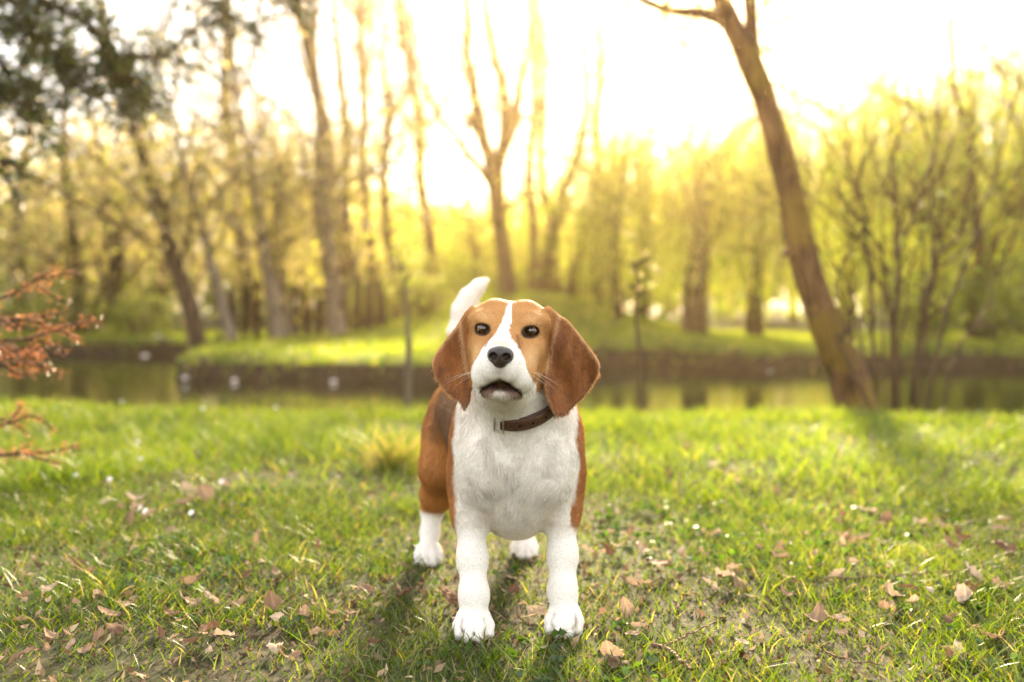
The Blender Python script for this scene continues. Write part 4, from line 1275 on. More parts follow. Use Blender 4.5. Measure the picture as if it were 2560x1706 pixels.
# --- bushes under the trees
def bush(px, py, d, rx, rz, n, label, seed, cols):
    rng = np.random.RandomState(seed)
    T, LV = Tubes(), Leaves()
    c = P(px, py, d); g = float(ground_z(np.array([c[0]]), np.array([d]))[0])
    for k in range(9):
        grow(T, LV, rng, np.array([c[0] + 0.08 * rng.randn(), d + 0.08 * rng.randn(), g - 0.05]), np.array([rng.randn() * 0.7, rng.randn() * 0.5, 1.0]), 0.018, rz * 1.1, 1, 0.2, 0.6)
    foliage_cloud(LV, rng, (c[0], d, g + rz), (rx, rx * 0.7, rz), n, 0.055, cols)
    finish_tree("bush", T, LV, (c[0], d, g), label, bark_dark, mat_spring, rng, "bushes on the far bank", cat="bush", crown="leaves", stem="stems")
bush(1110, 700, 16.5, 0.75, 0.62, 2200, "rounded green bush left of the forked tree behind the tail", 71, (GRN, YG * 0.7))
bush(900, 820, 13.6, 0.55, 0.40, 1500, "low dull green bush behind the grey sapling", 72, (OLV, GRN))
bush(1040, 800, 13.4, 0.55, 0.45, 1500, "low olive bush left of the mound", 73, (OLV, YG * 0.8))
bush(2300, 860, 12.2, 0.60, 0.45, 1700, "dark green bush on the right bank behind the shrub", 74, (GRN, GRN * 0.7))
bush(2500, 860, 11.9, 0.65, 0.55, 1900, "dark green bush at the right edge of the far bank", 75, (GRN, GRN * 0.8))
bush(340, 850, 14.4, 0.7, 0.35, 1700, "low yellow-green bush on the bank of the left channel", 76, (YG, OLV))
bush(120, 850, 14.6, 0.8, 0.5, 1900, "olive bush behind the orange twigs", 77, (OLV, YG))

# --- far wood that closes the view
rng = np.random.RandomState(81)
T, LV = Tubes(), Leaves()
WOOD_PX = [-900, 0, 250, 600, 900, 1100, 1300, 1450, 1600, 1750, 1900, 2100, 2300, 2450, 2600, 3400]
WOOD_PY = [260, 330, 390, 400, 420, 460, 470, 430, 380, 330, 290, 270, 260, 270, 220, 220]
for k in range(210):
    y = rng.uniform(21, 42); px = rng.uniform(-700, 3250)
    x = (px - 1280) / FPX * y
    z0 = 0.15
    hgt = (CAM_H + (760 - np.interp(px, WOOD_PX, WOOD_PY)) / FPX * y) * rng.uniform(0.70, 1.03)
    ln = rng.uniform(-0.08, 0.08)
    T.add([(x, y, z0 - 0.3), (x + ln * hgt * 0.5, y, hgt * 0.5), (x + ln * hgt, y, hgt)], [0.10, 0.07, 0.03], 6)
    for q in range(3):
        zz = rng.uniform(0.3, 1.0) * hgt; a_ = rng.rand() * 6.28
        T.add([(x + ln * zz, y, zz), (x + ln * zz + math.cos(a_) * 0.8, y + math.sin(a_) * 0.8, zz + 0.7)], [0.03, 0.008], 4)
    cs_ = (YG, YG2, YG2, OLV) if px > 900 else (YG2, BUD, BUD, BUD * 0.8, YG)
    foliage_cloud(LV, rng, (x, y, hgt * 0.50), (1.4, 1.0, hgt * 0.46), 420, 0.20, cs_, 10)
for k in range(150):
    y = rng.uniform(18.5, 25); px = rng.uniform(-700, 3250); x = (px - 1280) / FPX * y
    foliage_cloud(LV, rng, (x, y, 0.75), (1.2, 0.8, 0.75), 170, 0.15, (OLV, GRN, YG), 10)
far_wood = link("far_wood", T.mesh("far_wood_stems", bark_dark)); tag(far_wood, "hazy spring wood of thin trees closing the view", "wood", kind="stuff")
fl = link("foliage", LV.mesh("far_wood_foliage", mat_spring, rng, 0.7), far_wood); fl["kind"] = "stuff"

# --- dark evergreen with boughs hanging in from the upper left
rng = np.random.RandomState(91)
T, LV = Tubes(), Leaves()
DK = np.array([0.042, 0.058, 0.018])
base = np.array([-3.35, 4.3, float(ground_z(np.array([-3.35]), np.array([4.0]))[0]) - 0.1])
tr_, rt_ = resample([base, base + [0.03, 0, 1.5], base + [-0.03, 0.05, 3.0], base + [0, 0, 4.8]], [0.15, 0.13, 0.10, 0.03], 16)
T.add(tr_, rt_, 12)
boughs = [[(-330, 60), (-120, 40), (60, 60), (170, 130)], [(-330, 220), (-150, 180), (10, 220), (110, 310)], [(-330, 400), (-180, 330), (-60, 370), (60, 440)],
          [(-330, -60), (0, -40), (220, 70), (330, 150), (430, 130), (500, 60)], [(220, 70), (290, 150), (330, 240)], [(-330, -160), (100, -120), (420, -60), (560, 30), (640, 90)],
          [(420, -60), (620, -60), (740, -10)], [(-330, -240), (200, -200), (560, -140), (800, -60)], [(-330, 300), (-200, 300), (-120, 380), (-60, 440)],
          [(0, -60), (70, 60), (60, 200)], [(330, 150), (300, 200), (320, 290)], [(60, 60), (150, 160), (190, 200)], [(-200, 120), (-40, 130), (40, 230), (60, 330)], [(-200, 20), (-20, 0), (120, 10), (200, 40)]]
for k, bp_ in enumerate(boughs):
    d0 = 4.1 + 0.35 * rng.rand()
    pts = [P(x, y, d0) for x, y in bp_]
    ba_, br_ = resample(pts, np.linspace(0.022, 0.006, len(pts)), 14)
    ba_[1:] += rng.randn(13, 3) * 0.012
    T.add(ba_, br_, 6)
    for i in range(4, 14):
        for q in range(3):
            dv = np.array([rng.randn() * 0.8 + 0.25, rng.randn() * 0.8, -0.25 + 0.6 * rng.randn()]); L_ = 0.10 + 0.14 * rng.rand()
            dv /= np.linalg.norm(dv)
            tp = ba_[i] + dv * L_ * np.linspace(0, 1, 5)[:, None] + np.array([0, 0, -1]) * 0.05 * (np.linspace(0, 1, 5) ** 2)[:, None]
            T.add(tp, np.linspace(0.005, 0.002, 5), 4)
            m = 15
            tt = rng.rand(m)
            pos = ba_[i] + dv * (L_ * tt)[:, None] + np.array([0, 0, -0.05]) * (tt ** 2)[:, None] + rng.randn(m, 3) * 0.022
            LV.add(pos, 0.042, DK * (0.5 + 1.2 * rng.rand()) + np.array([0.03, 0.03, 0.0]) * (rng.rand() > 0.7), dv)
finish_tree("evergreen_tree", T, LV, base, "dark evergreen boughs hanging into the upper left corner", bark_dark, mat_dark, rng, aspect=0.35)

# --- dead conifer twigs with rusty needles at the left edge
rng = np.random.RandomState(92)
T, LV = Tubes(), Leaves()
OR = np.array([0.44, 0.19, 0.075])
D = 2.15
base = np.array([-1.42, D, 0.0]); base[2] = float(ground_z(np.array([base[0]]), np.array([D]))[0]) - 0.03
st, sr = resample([base, base + [0.01, 0, 0.25], base + [-0.02, 0, 0.55], base + [0.0, 0, 0.85]], [0.018, 0.015, 0.011, 0.005], 14)
T.add(st, sr, 8)
tw = [[(-300, 860), (-120, 790), (20, 740), (80, 705), (135, 675)], [(80, 705), (140, 690), (185, 683)], [(95, 715), (130, 740), (170, 758)], [(-300, 900), (-100, 830), (60, 800), (130, 830)], [(60, 800), (110, 790), (150, 785)],
      [(-300, 960), (-80, 870), (60, 850), (140, 825), (200, 808), (248, 803)], [(140, 825), (180, 840), (205, 852)], [(60, 850), (110, 855), (165, 880)], [(-300, 980), (-60, 900), (40, 880), (100, 890)],
      [(-300, 1000), (-60, 930), (60, 910), (110, 920), (150, 935)], [(40, 905), (80, 880), (110, 865)], [(-300, 1120), (-100, 1080), (20, 1060), (80, 1040), (135, 1075)], [(20, 1060), (50, 1020), (52, 1010)],
      [(-300, 1180), (-100, 1140), (20, 1135), (75, 1115)], [(-300, 1170), (-60, 1150), (60, 1135), (130, 1130), (195, 1115)], [(60, 1135), (110, 1150), (150, 1160)], [(-300, 1080), (-90, 1060), (10, 1050), (70, 1085)],
      [(-300, 880), (-60, 850), (20, 870), (60, 905)], [(-300, 790), (-100, 770), (-10, 790), (40, 830)], [(-200, 930), (-40, 890), (30, 930), (80, 940)]]
for k, path in enumerate(tw):
    d0 = D + 0.06 * rng.randn()
    pts = [P(x, y, d0) for x, y in path]
    if path[0][0] == -300:
        zt = pts[0][2]; i = int(np.argmin(abs(st[:, 2] - (zt - 0.05)))); pts[0] = st[i]
    a_, r_ = resample(pts, np.linspace(0.005 if len(path) > 3 else 0.003, 0.0016, len(pts)), 16)
    T.add(a_, r_, 5)
    m = 130 if len(path) > 3 else 65
    t0 = 4 if path[0][0] == -300 else 0
    i = rng.randint(t0, 16, m)
    dirv = np.gradient(a_, axis=0)[i]; dirv /= np.linalg.norm(dirv, axis=1, keepdims=True)
    pos = a_[i] + np.gradient(a_, axis=0)[i] * (rng.rand(m) - 0.5)[:, None] + rng.randn(m, 3) * 0.0065
    LV.add(pos, 0.011, OR * (0.6 + 0.8 * rng.rand(m))[:, None], dirv * 0.6 + 0.3 * rng.randn(m, 3))
mat_rust = leaf_material("rusty_needles", 0.4, 0.08, 0.4, tint=(1.2, 0.9, 0.6))
finish_tree("dead_conifer", T, LV, base, "rusty orange dead conifer twigs reaching in at the left edge", bark_dark, mat_rust, rng, aspect=0.22, cat="shrub", crown="needles", stem="twigs")

# --- row of stakes behind the island
rng = np.random.RandomState(93)
fence = empty("stake_fence", (-2.9, 13.0, -0.05), "row of dark wooden stakes behind the grassy island", "fence")
fm = bark_material("weathered_stake", (0.018, 0.014, 0.011), (0.055, 0.042, 0.032))
stake_meshes = []
for k in range(4):
    T = Tubes(); h_ = 0.64 + 0.05 * k
    T.add([(0, 0, -0.15), (0.004 * k, 0, h_ * 0.5), (0.01, 0, h_ * 0.93), (0.01, 0, h_)], [0.056, 0.054, 0.050, 0.010], 8)
    stake_meshes.append(T.mesh("stake", fm))
for k in range(14):
    px = 552 + k * 31 + rng.uniform(-3, 3)
    c = P(px, 860, 13.0 + 0.06 * rng.randn())
    g = float(ground_z(np.array([c[0]]), np.array([c[1]]))[0])
    o = link("stake", stake_meshes[k % 4], fence, (c[0] + 2.9, c[1] - 13.0, g + 0.05)); o.rotation_euler = (0.05 * rng.randn(), 0.05 * rng.randn(), rng.rand() * 6)
T = Tubes(); e0 = P(545, 800, 13.08); e1 = P(972, 800, 13.08)
T.add([np.array([e0[0], 13.08, 0.22]), np.array([e1[0], 13.08, 0.24])], [0.018, 0.018], 6)
child_world("rail", T.mesh("rail", fm), fence)
# ------------------------------------------------------------------ grass, dead leaves, twigs, small plants, stones
def paw_mask(x, y):
    m = np.ones(len(x), bool)
    for c in (FLL['pa'], FLR['pa'], HLL[-1], HLR[-1]):
        m &= ((x - c[0]) / 0.021) ** 2 + ((y - (c[1] - 0.010)) / 0.026) ** 2 > 1
    return m

def lushness(x, y):
    """how thick the turf is, 0..1"""
    p = np.stack([x, y, 0 * x], 1)
    n = fbm(p, 2.1, 61); n2 = fbm(p, 6.5, 62, 2)
    base = 0.40 + 0.48 * sstep(1.6, 2.8, y) + 0.15 * sstep(-0.1, -0.9, x) 
    base = base + 0.35 * np.exp(-((x + 0.75) / 0.4) ** 2 - ((y - 1.3) / 0.35) ** 2)
    return np.clip(base + 1.9 * (n - 0.5) + 1.2 * (n2 - 0.5), 0.24, 1.0)

G_A = np.array([0.050, 0.110, 0.010]); G_B = np.array([0.165, 0.220, 0.015]); G_C = np.array([0.29, 0.31, 0.025]); G_D = np.array([0.40, 0.31, 0.14])

def blades(name, rng, x, y, h, w, parent=None, segs=3, dry=0.06, warm=0.5, tone=1.0):
    n = len(x)
    z = ground_z(x, y)
    a = rng.rand(n) * 2 * math.pi
    lean = np.abs(0.25 + 0.40 * rng.randn(n)); bend = 0.4 + 1.0 * rng.rand(n)
    dirx, diry = np.cos(a), np.sin(a)
    f = rng.rand(n) * 2 * math.pi
    wx_, wy_ = np.cos(f), np.sin(f)
    tt = np.linspace(0, 1, segs + 1)
    V = np.zeros((n, 2 * segs + 1, 3))
    for i, t in enumerate(tt):
        off = h * (lean * t + bend * 0.45 * t * t)
        up = h * (t - 0.22 * bend * t * t)
        cx, cy_, cz = x + dirx * off, y + diry * off, z - 0.004 + up
        ww = w * (1 - t) ** 0.6 * 0.5
        if i < segs:
            V[:, 2 * i] = np.stack([cx - wx_ * ww, cy_ - wy_ * ww, cz], 1)
            V[:, 2 * i + 1] = np.stack([cx + wx_ * ww, cy_ + wy_ * ww, cz], 1)
        else:
            V[:, 2 * segs] = np.stack([cx, cy_, cz], 1)
    k = 2 * segs + 1
    base = (np.arange(n) * k)[:, None]
    quads = [base + np.array([[2 * i, 2 * i + 1, 2 * i + 3, 2 * i + 2]]) for i in range(segs - 1)]
    tri_ = base + np.array([[2 * segs - 2, 2 * segs - 1, 2 * segs]])
    per = np.concatenate([q for q in quads] + [tri_], 1)
    loops = per.ravel(); sizes = np.tile([4] * (segs - 1) + [3], n)
    p = np.stack([x, y, z], 1)
    mixv = np.clip(fbm(p, 3.0, 64) * 1.6 - 0.3 + 0.35 * rng.randn(n), 0, 1)
    c = G_A + (G_B - G_A) * mixv[:, None]
    m2 = np.clip((rng.rand(n) ** 2) * warm * 1.3, 0, 1)
    c = c + (G_C - c) * m2[:, None]
    dr = rng.rand(n) < dry
    c[dr] = G_D * (0.6 + 0.7 * rng.rand(dr.sum()))[:, None]
    c = c * (0.75 + 0.5 * rng.rand(n))[:, None]
    c = c * tone
    C = np.repeat(c, k, 0)
    return mesh_np(name, V.reshape(-1, 3), loops, sizes, [mat_grass], colors=C, smooth=True)

mat_grass = leaf_material("grass_blade", 0.52, 0.032, 0.35, tint=(1.34, 1.36, 0.40))

def scatter(rng, n, x0, x1, y0, y1, power=1.0):
    x = rng.uniform(x0, x1, n); y = rng.uniform(y0, y1, n)
    return x, y

rng = np.random.RandomState(101)
# near turf (sharp), denser towards the focus plane
xa, ya = scatter(rng, 185000, -1.75, 1.75, 0.85, 2.5)
lu = lushness(xa, ya)
keep = (rng.rand(len(xa)) < lu * 0.95 + 0.08) & paw_mask(xa, ya)
keep &= (np.abs(xa) < 0.62 * ya + 0.5) & (rng.rand(len(xa)) > sstep(2.0, 2.5, ya))
xa, ya, lu = xa[keep], ya[keep], lu[keep]
ha = (0.012 + 0.026 * rng.rand(len(xa)) ** 1.5) * (0.65 + 0.6 * lu)
tall = rng.rand(len(xa)) < 0.03; ha[tall] *= 1.7
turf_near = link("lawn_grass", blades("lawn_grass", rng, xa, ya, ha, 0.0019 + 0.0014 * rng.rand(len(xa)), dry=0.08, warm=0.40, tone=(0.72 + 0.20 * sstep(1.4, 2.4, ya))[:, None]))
tag(turf_near, "short patchy green grass of the lawn round the dog", "grass", kind="stuff")
# lawn behind the dog up to the water
xb, yb = scatter(rng, 140000, -4.4, 4.4, 1.85, 4.75)
lu = lushness(xb, yb)
keep = (rng.rand(len(xb)) < lu * 0.8 + 0.15) & (np.abs(xb) < 0.62 * yb + 0.8) & (rng.rand(len(xb)) < sstep(1.85, 2.5, yb)) & (yb < y_near(xb) + 0.05)
xb, yb, lu = xb[keep], yb[keep], lu[keep]
hb = (0.030 + 0.045 * rng.rand(len(xb)) ** 1.3) * (0.6 + 0.6 * lu) * (0.65 + 0.35 * sstep(1.9, 2.8, yb))
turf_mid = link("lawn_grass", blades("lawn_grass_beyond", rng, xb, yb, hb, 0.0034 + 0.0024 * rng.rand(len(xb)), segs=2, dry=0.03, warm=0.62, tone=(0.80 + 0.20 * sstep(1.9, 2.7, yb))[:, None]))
tag(turf_mid, "lush bright green grass between the dog and the pond", "grass", kind="stuff")
# far bank
xc, yc = scatter(rng, 120000, -8, 9, 8.5, 17)
keep = (yc > y_far(xc) - 0.10 * rng.rand(len(xc))) & (np.abs(xc) < 0.6 * yc + 0.6) & (rng.rand(len(xc)) < np.clip(1.6 - (yc - 8.5) * 0.12, 0.25, 1))
xc, yc = xc[keep], yc[keep]
hc_ = 0.04 + 0.06 * rng.rand(len(xc))
turf_far = link("bank_grass", blades("bank_grass", rng, xc, yc, hc_, 0.010 + 0.008 * rng.rand(len(xc)), segs=2, dry=0.10, warm=0.7))
tag(turf_far, "bright grass along the far bank of the pond", "grass", kind="stuff")
# ring of coarser lawn outside the picture
xd, yd = scatter(rng, 16000, -6, 6, -2.5, 4.6)
keep = (np.abs(xd) > 0.62 * np.maximum(yd, 0.6) + 0.4) & (yd < y_near(xd))
xd, yd = xd[keep], yd[keep]
turf_out = link("lawn_grass", blades("lawn_grass_outer", rng, xd, yd, 0.05 + 0.04 * rng.rand(len(xd)), 0.010 + 0.004 * rng.rand(len(xd)), segs=2))
tag(turf_out, "coarser lawn grass beside and behind the camera", "grass", kind="stuff")

# tall tuft of darker grass at the left and dry tuft left of the dog
def tuft(px, py, n, h, spread, label, dry, seed, w=0.004):
    rng = np.random.RandomState(seed)
    d = CAM_H * FPX / (py - 760.0)
    c = P(px, py, d)
    x = c[0] + spread * rng.randn(n); y = d + spread * rng.randn(n)
    o = link("grass_tuft", blades("grass_tuft", rng, x - c[0] * 0, y, h * (0.5 + 0.7 * rng.rand(n)), np.full(n, w), dry=dry, warm=0.3))
    tag(o, label, "grass tuft", "taller grass tufts on the lawn")
tuft(120, 1235, 420, 0.10, 0.07, "dark green taller grass tuft below the orange twigs", 0.02, 7)
tuft(215, 1215, 260, 0.085, 0.06, "dark grass tuft right of the orange twigs", 0.02, 8)
tuft(985, 1175, 320, 0.15, 0.035, "dry yellowish grass tuft left of the dog's flank", 0.6, 9)
tuft(2490, 1240, 200, 0.075, 0.06, "green grass tuft near the right edge of the lawn", 0.03, 10)

# --- dead leaves: every larger one is its own object
nt = NT("dead_leaf")
at = nt.n("ShaderNodeAttribute", attribute_name="col")
oi = nt.n("ShaderNodeObjectInfo")
tc = nt.n("ShaderNodeTexCoord")
nz = nt.n("ShaderNodeTexNoise"); nz.inputs['Scale'].default_value = 90; nz.inputs['Detail'].default_value = 5
nt.l(tc.outputs['Object'], nz.inputs['Vector'])
rp = ramp(nt, nz.outputs['Fac'], [(0.3, (0.55, 0.5, 0.45)), (0.7, (1.1, 1.05, 1.0))])
tone = ramp(nt, oi.outputs['Random'], [(0.0, (0.17, 0.10, 0.065)), (0.35, (0.32, 0.225, 0.155)), (0.7, (0.44, 0.34, 0.255)), (1.0, (0.58, 0.48, 0.39))])
m1 = nt.n("ShaderNodeMix", data_type='RGBA', blend_type='MULTIPLY'); m1.inputs[0].default_value = 1
nt.l(tone, m1.inputs[6]); nt.l(rp, m1.inputs[7])
m2 = nt.n("ShaderNodeMix", data_type='RGBA', blend_type='MULTIPLY'); m2.inputs[0].default_value = 1
nt.l(m1.outputs[2], m2.inputs[6]); nt.l(at.outputs['Color'], m2.inputs[7])
df = nt.n("ShaderNodeBsdfPrincipled"); df.inputs['Roughness'].default_value = 0.85; df.inputs['Specular IOR Level'].default_value = 0.1
nt.l(m2.outputs[2], df.inputs['Base Color'])
tr = nt.n("ShaderNodeBsdfTranslucent"); nt.l(m2.outputs[2], tr.inputs[0])
mx = nt.n("ShaderNodeMixShader"); mx.inputs[0].default_value = 0.25; nt.l(df, mx.inputs[1]); nt.l(tr, mx.inputs[2])
nt.surf(mx)
mat_dead = nt.m

def dead_leaf_mesh(rng, kind):
    nu, nv = 10, 6
    V = []; C = []
    curl = rng.uniform(-1.4, 2.6); fold = rng.uniform(0.0, 0.9); twist = rng.uniform(-0.7, 0.7)
    for i in range(nu + 1):
        t = i / nu
        wd = 0.33 * math.sin(math.pi * min(t ** 0.8, 1)) ** 0.75
        if kind == 1: wd *= 0.85 + 0.28 * abs(math.sin(t * 11))
        if kind == 2: wd *= 0.75 * (1 - 0.4 * t)
        for j in range(nv + 1):
            s = j / nv * 2 - 1
            edge = 1 + 0.05 * rng.randn() * (abs(s) > 0.9)
            x = s * wd * edge; y = t - 0.5
            z = fold * abs(x) * 0.9 + curl * 0.5 * (t - 0.45) ** 2 + twist * x * (t - 0.5) * 2 + 0.012 * rng.randn() + (0.05 * rng.randn() if abs(s) > 0.9 else 0)
            V.append((x, y, z)); v = 0.7 + 0.3 * abs(s) ** 0.4 if abs(s) > 0.05 else 1.3
            C.append((v, v * 0.98, v * 0.95))
    st_ = len(V)
    Q = [[i * (nv + 1) + j, i * (nv + 1) + j + 1, (i + 1) * (nv + 1) + j + 1, (i + 1) * (nv + 1) + j] for i in range(nu) for j in range(nv)]
    # leaf stalk
    for k, yy in enumerate((-0.5, -0.62, -0.74)):
        z = curl * 0.5 * (yy + 0.05) ** 2
        for dx, dz in ((-0.008, 0), (0.008, 0), (0, 0.014)):
            V.append((dx + 0.03 * k * twist, yy, z + dz)); C.append((0.6, 0.55, 0.5))
    for k in range(2):
        for q in range(3):
            Q.append([st_ + k * 3 + q, st_ + k * 3 + (q + 1) % 3, st_ + k * 3 + 3 + (q + 1) % 3, st_ + k * 3 + 3 + q])
    return mesh_np("dead_leaf", np.array(V), np.array(Q), np.full(len(Q), 4), [mat_dead], colors=np.array(C), smooth=True)

rng = np.random.RandomState(111)
leaf_meshes = [dead_leaf_mesh(rng, k % 3) for k in range(12)]

def put_leaf(px, py, size_px, label, group, k, tilt=None, lift=0.012, rz=None, rng=rng):
    d = CAM_H * FPX / (py - 760.0)
    c = P(px, py, d)
    g = float(ground_z(np.array([c[0]]), np.array([c[1]]))[0])
    o = link("dead_leaf", leaf_meshes[k % len(leaf_meshes)], None, (c[0], c[1], g + lift))
    s = size_px * d / FPX
    o.scale = (s, s, s)
    tl = tilt if tilt is not None else (rng.uniform(-0.2, 0.75), rng.uniform(-0.5, 0.5))
    o.rotation_euler = (tl[0], tl[1], rng.rand() * 6.28 if rz is None else rz)
    return tag(o, label, "leaf", group)

# the ones the photograph singles out
special = [(1528, 1678, 92, "large smooth oval dead leaf at the bottom right of the dog's paws", 0, (0.75, 0.15), 2.7), (190, 1465, 62, "broad brown dead leaf in the grass, lower left", 1, (0.5, 0.1), 1.2),
           (1135, 1545 + 40, 26, "curled bit of dead leaf against the left front paw", 4, None, None), (2430, 1478, 78, "ragged brown dead leaf standing up in the grass, right", 1, (0.7, 0.2), 0.8), (2225, 1520, 74, "broad dull brown dead leaf right of the middle, below the ragged one", 7, (0.6, -0.2), 2.2),
           (2520, 1390, 70, "crumpled brown dead leaf at the right edge", 4, (0.6, 0.3), 1.0), (2480, 1645, 62, "torn pale brown dead leaf in the lower right corner", 1, (0.45, 0.2), 2.0), (2370, 1590, 52, "pale crumpled dead leaf above the lower right corner", 4, (0.6, 0.3), 0.3),
           (640, 1388, 44, "upright brown dead leaf in the bright grass, left", 2, (1.2, 0.2), 0.2), (795, 1390, 34, "small upright tan dead leaf right of the upright brown one", 2, (1.25, 0.1), 0.4), (325, 1330, 50, "curled dead leaf at the shaded edge of the grass, left", 5, (0.9, 0.2), 0.5),
           (470, 1548, 66, "flat pale dead leaf lying in the grass at lower middle left", 3, (0.35, 0.1), 1.7), (270, 1595, 66, "wide grey-brown dead leaf near the lower left corner", 0, (0.3, 0.1), 1.5), (285, 1630, 60, "crumpled grey-brown dead leaf just below the wide one", 4, (0.4, 0.1), 1.0),
           (400, 1640, 46, "pale folded dead leaf at lower left centre", 5, (0.6, 0.2), 0.7), (720, 1692, 70, "pale narrow dead leaf at the bottom edge left of the dog", 2, (0.3, 0.1), 2.2), (870, 1570, 40, "pale dead leaf left of the dog's front paw", 3, (0.4, 0.2), 1.0),
           (335, 1165, 34, "whitish dead leaf in the bright grass at the left", 8, (0.7, 0.1), 1.5), (1740, 1135, 34, "pinkish dead leaf alone in the bright grass, upper right of the dog", 2, (0.5, 0.1), 2.0), (2120, 1235, 40, "pale dead leaf in the middle of the right lawn", 6, (0.6, 0.1), 1.2),
           (1505, 1292, 44, "pale dead leaf right beside the dog's elbow", 3, (0.6, 0.2), 1.1), (1755, 1408, 30, "small round dead leaf right of the dog's legs", 9, (0.5, 0.1), 0.9), (1915, 1330, 38, "pinkish dead leaf at the centre of the right lawn", 6, (0.6, 0.2), 1.3),
           (1600, 1490, 50, "broad pale dead leaf right of the dog's right paw", 9, (0.4, 0.2), 1.4), (1960, 1475, 56, "long whitish dead leaf sliver in the right foreground", 2, (0.5, 0.5), 0.9), (1850, 1490, 60, "shrivelled dark dead leaf beside the whitish sliver", 4, (0.5, 0.3), 0.2),
           (2345, 1320, 44, "pale pink dead leaf in the sunlit grass, far right", 7, (0.7, 0.1), 1.6)]
for (px, py, s, lab, k, tl, rz) in special:
    put_leaf(px, py, s, lab, "dead leaves lying in the grass", k, tl, 0.016, rz)
zones = [(60, 620, 1440, 1690, 34, "small brown dead leaf among others in the left foreground grass"), (620, 1120, 1390, 1690, 34, "small brown dead leaf in the trampled grass left of the dog's paws"),
         (1130, 1370, 1400, 1560, 10, "small dead leaf in the dark grass between the dog's front legs"), (1470, 1950, 1400, 1690, 40, "small brown dead leaf in the foreground grass right of the dog's paws"),
         (1950, 2540, 1380, 1690, 46, "small brown dead leaf littering the right foreground"), (1480, 2500, 1200, 1390, 38, "small pale dead leaf on the right lawn behind the dog's forelegs"),
         (80, 1000, 1240, 1390, 18, "small pale dead leaf on the left lawn behind the dog's forelegs"), (1500, 2500, 1060, 1200, 10, "tiny blurred dead leaf in the far right grass")]
for (x0, x1, y0, y1, n, lab) in zones:
    for k in range(n):
        py = y0 + (y1 - y0) * rng.rand()
        if k % 6 == 0: cx_ = rng.uniform(x0, x1); cy_ = py
        px = np.clip(cx_ + 75 * rng.randn(), x0, x1); py = float(np.clip(cy_ + 32 * rng.randn(), y0, y1)); d_ = CAM_H * FPX / (py - 760.0); q_ = P(px, py, d_)
        if min(math.hypot(q_[0] - c_[0], q_[1] - c_[1] + 0.015) for c_ in (FLL['pa'], FLR['pa'], HLL[-1], HLR[-1])) < 0.07: continue
        put_leaf(px, py, (18 + 64 * rng.rand() ** 1.4) * (0.6 + 0.4 * (py - 1000) / 700), lab, lab.replace("small ", "").replace("tiny ", "").replace("leaf", "leaves"), rng.randint(12), None, rng.uniform(0.008, 0.022))

# fine litter between the blades
n = 15000
x, y = scatter(rng, n, -1.7, 1.7, 0.9, 2.8)
k_ = (np.abs(x) < 0.6 * y + 0.3) & paw_mask(x, y); x, y = x[k_], y[k_]; n = len(x)
z = ground_z(x, y) + 0.003 + 0.006 * rng.rand(n)
LV = Leaves()
cols = np.array([[0.36, 0.25, 0.16], [0.22, 0.14, 0.09], [0.40, 0.30, 0.20], [0.10, 0.06, 0.04]])
LV.add(np.stack([x, y, z], 1), 0.007 + 0.014 * rng.rand(n) ** 2, cols[rng.randint(0, 4, n)])
mat_litter = leaf_material("fine_litter", 0.15, 0.0, 0.8, tint=(1, 0.9, 0.8))
litter = link("leaf_litter", LV.mesh("leaf_litter", mat_litter, rng, 0.4))
tag(litter, "fine brown leaf litter and straw between the grass blades", "litter", kind="stuff")

# clover and small broad-leaved plants
n = 2600
x, y = scatter(rng, n, -1.4, 1.4, 0.95, 2.2)
p = np.stack([x, y, 0 * x], 1); k_ = (fbm(p, 3.5, 77) > 0.52) & (np.abs(x) < 0.6 * y + 0.3) & (np.min([np.hypot(x - c[0], y - c[1] + 0.012) for c in (FLL['pa'], FLR['pa'], HLL[-1], HLR[-1])], axis=0) > 0.055); x, y = x[k_], y[k_]; n = len(x)
z = ground_z(x, y) + 0.008 + 0.012 * rng.rand(n)
LV = Leaves()
for q in range(3):
    a_ = rng.rand(n) * 6.28
    LV.add(np.stack([x + 0.005 * np.cos(a_), y + 0.005 * np.sin(a_), z], 1), 0.009 + 0.006 * rng.rand(n), np.array([0.050, 0.095, 0.015]) * (0.6 + 0.7 * rng.rand(n))[:, None], np.stack([np.cos(a_), np.sin(a_), 0.15 + 0 * a_], 1))
herbs = link("low_herbs", LV.mesh("low_herbs", mat_grass, rng, 0.85)); tag(herbs, "small round-leaved weeds growing low among the grass", "weeds", kind="stuff")

# --- twigs lying in the grass
mat_twig = bark_material("dry_twig", (0.14, 0.08, 0.045), (0.34, 0.22, 0.14), None, 80)
twigs = [([(1630, 1650), (1665, 1660), (1700, 1690), (1730, 1715)], 13, "thick brown twig at the bottom right of the oval leaf"), ([(1650, 1658), (1690, 1640), (1740, 1615), (1790, 1585)], 7, "thin branching twig above the thick brown one"),
         ([(340, 1362), (335, 1400), (318, 1432)], 6, "pale bent straw stalk at the left"), ([(330, 1430), (400, 1450), (465, 1470)], 4, "thin straw stalk lying below the bent one"),
         ([(420, 1605), (480, 1585), (560, 1545)], 5, "thin brown twig in the left foreground"), ([(2060, 1480), (2200, 1470), (2420, 1460)], 6, "long thin twig across the right foreground leaves"),
         ([(2050, 1665), (2130, 1690), (2210, 1710)], 6, "reddish thin twig at the bottom right"), ([(1010, 1460), (1040, 1540), (1075, 1600)], 2.5, "hair-thin dark stem left of the front paw")]
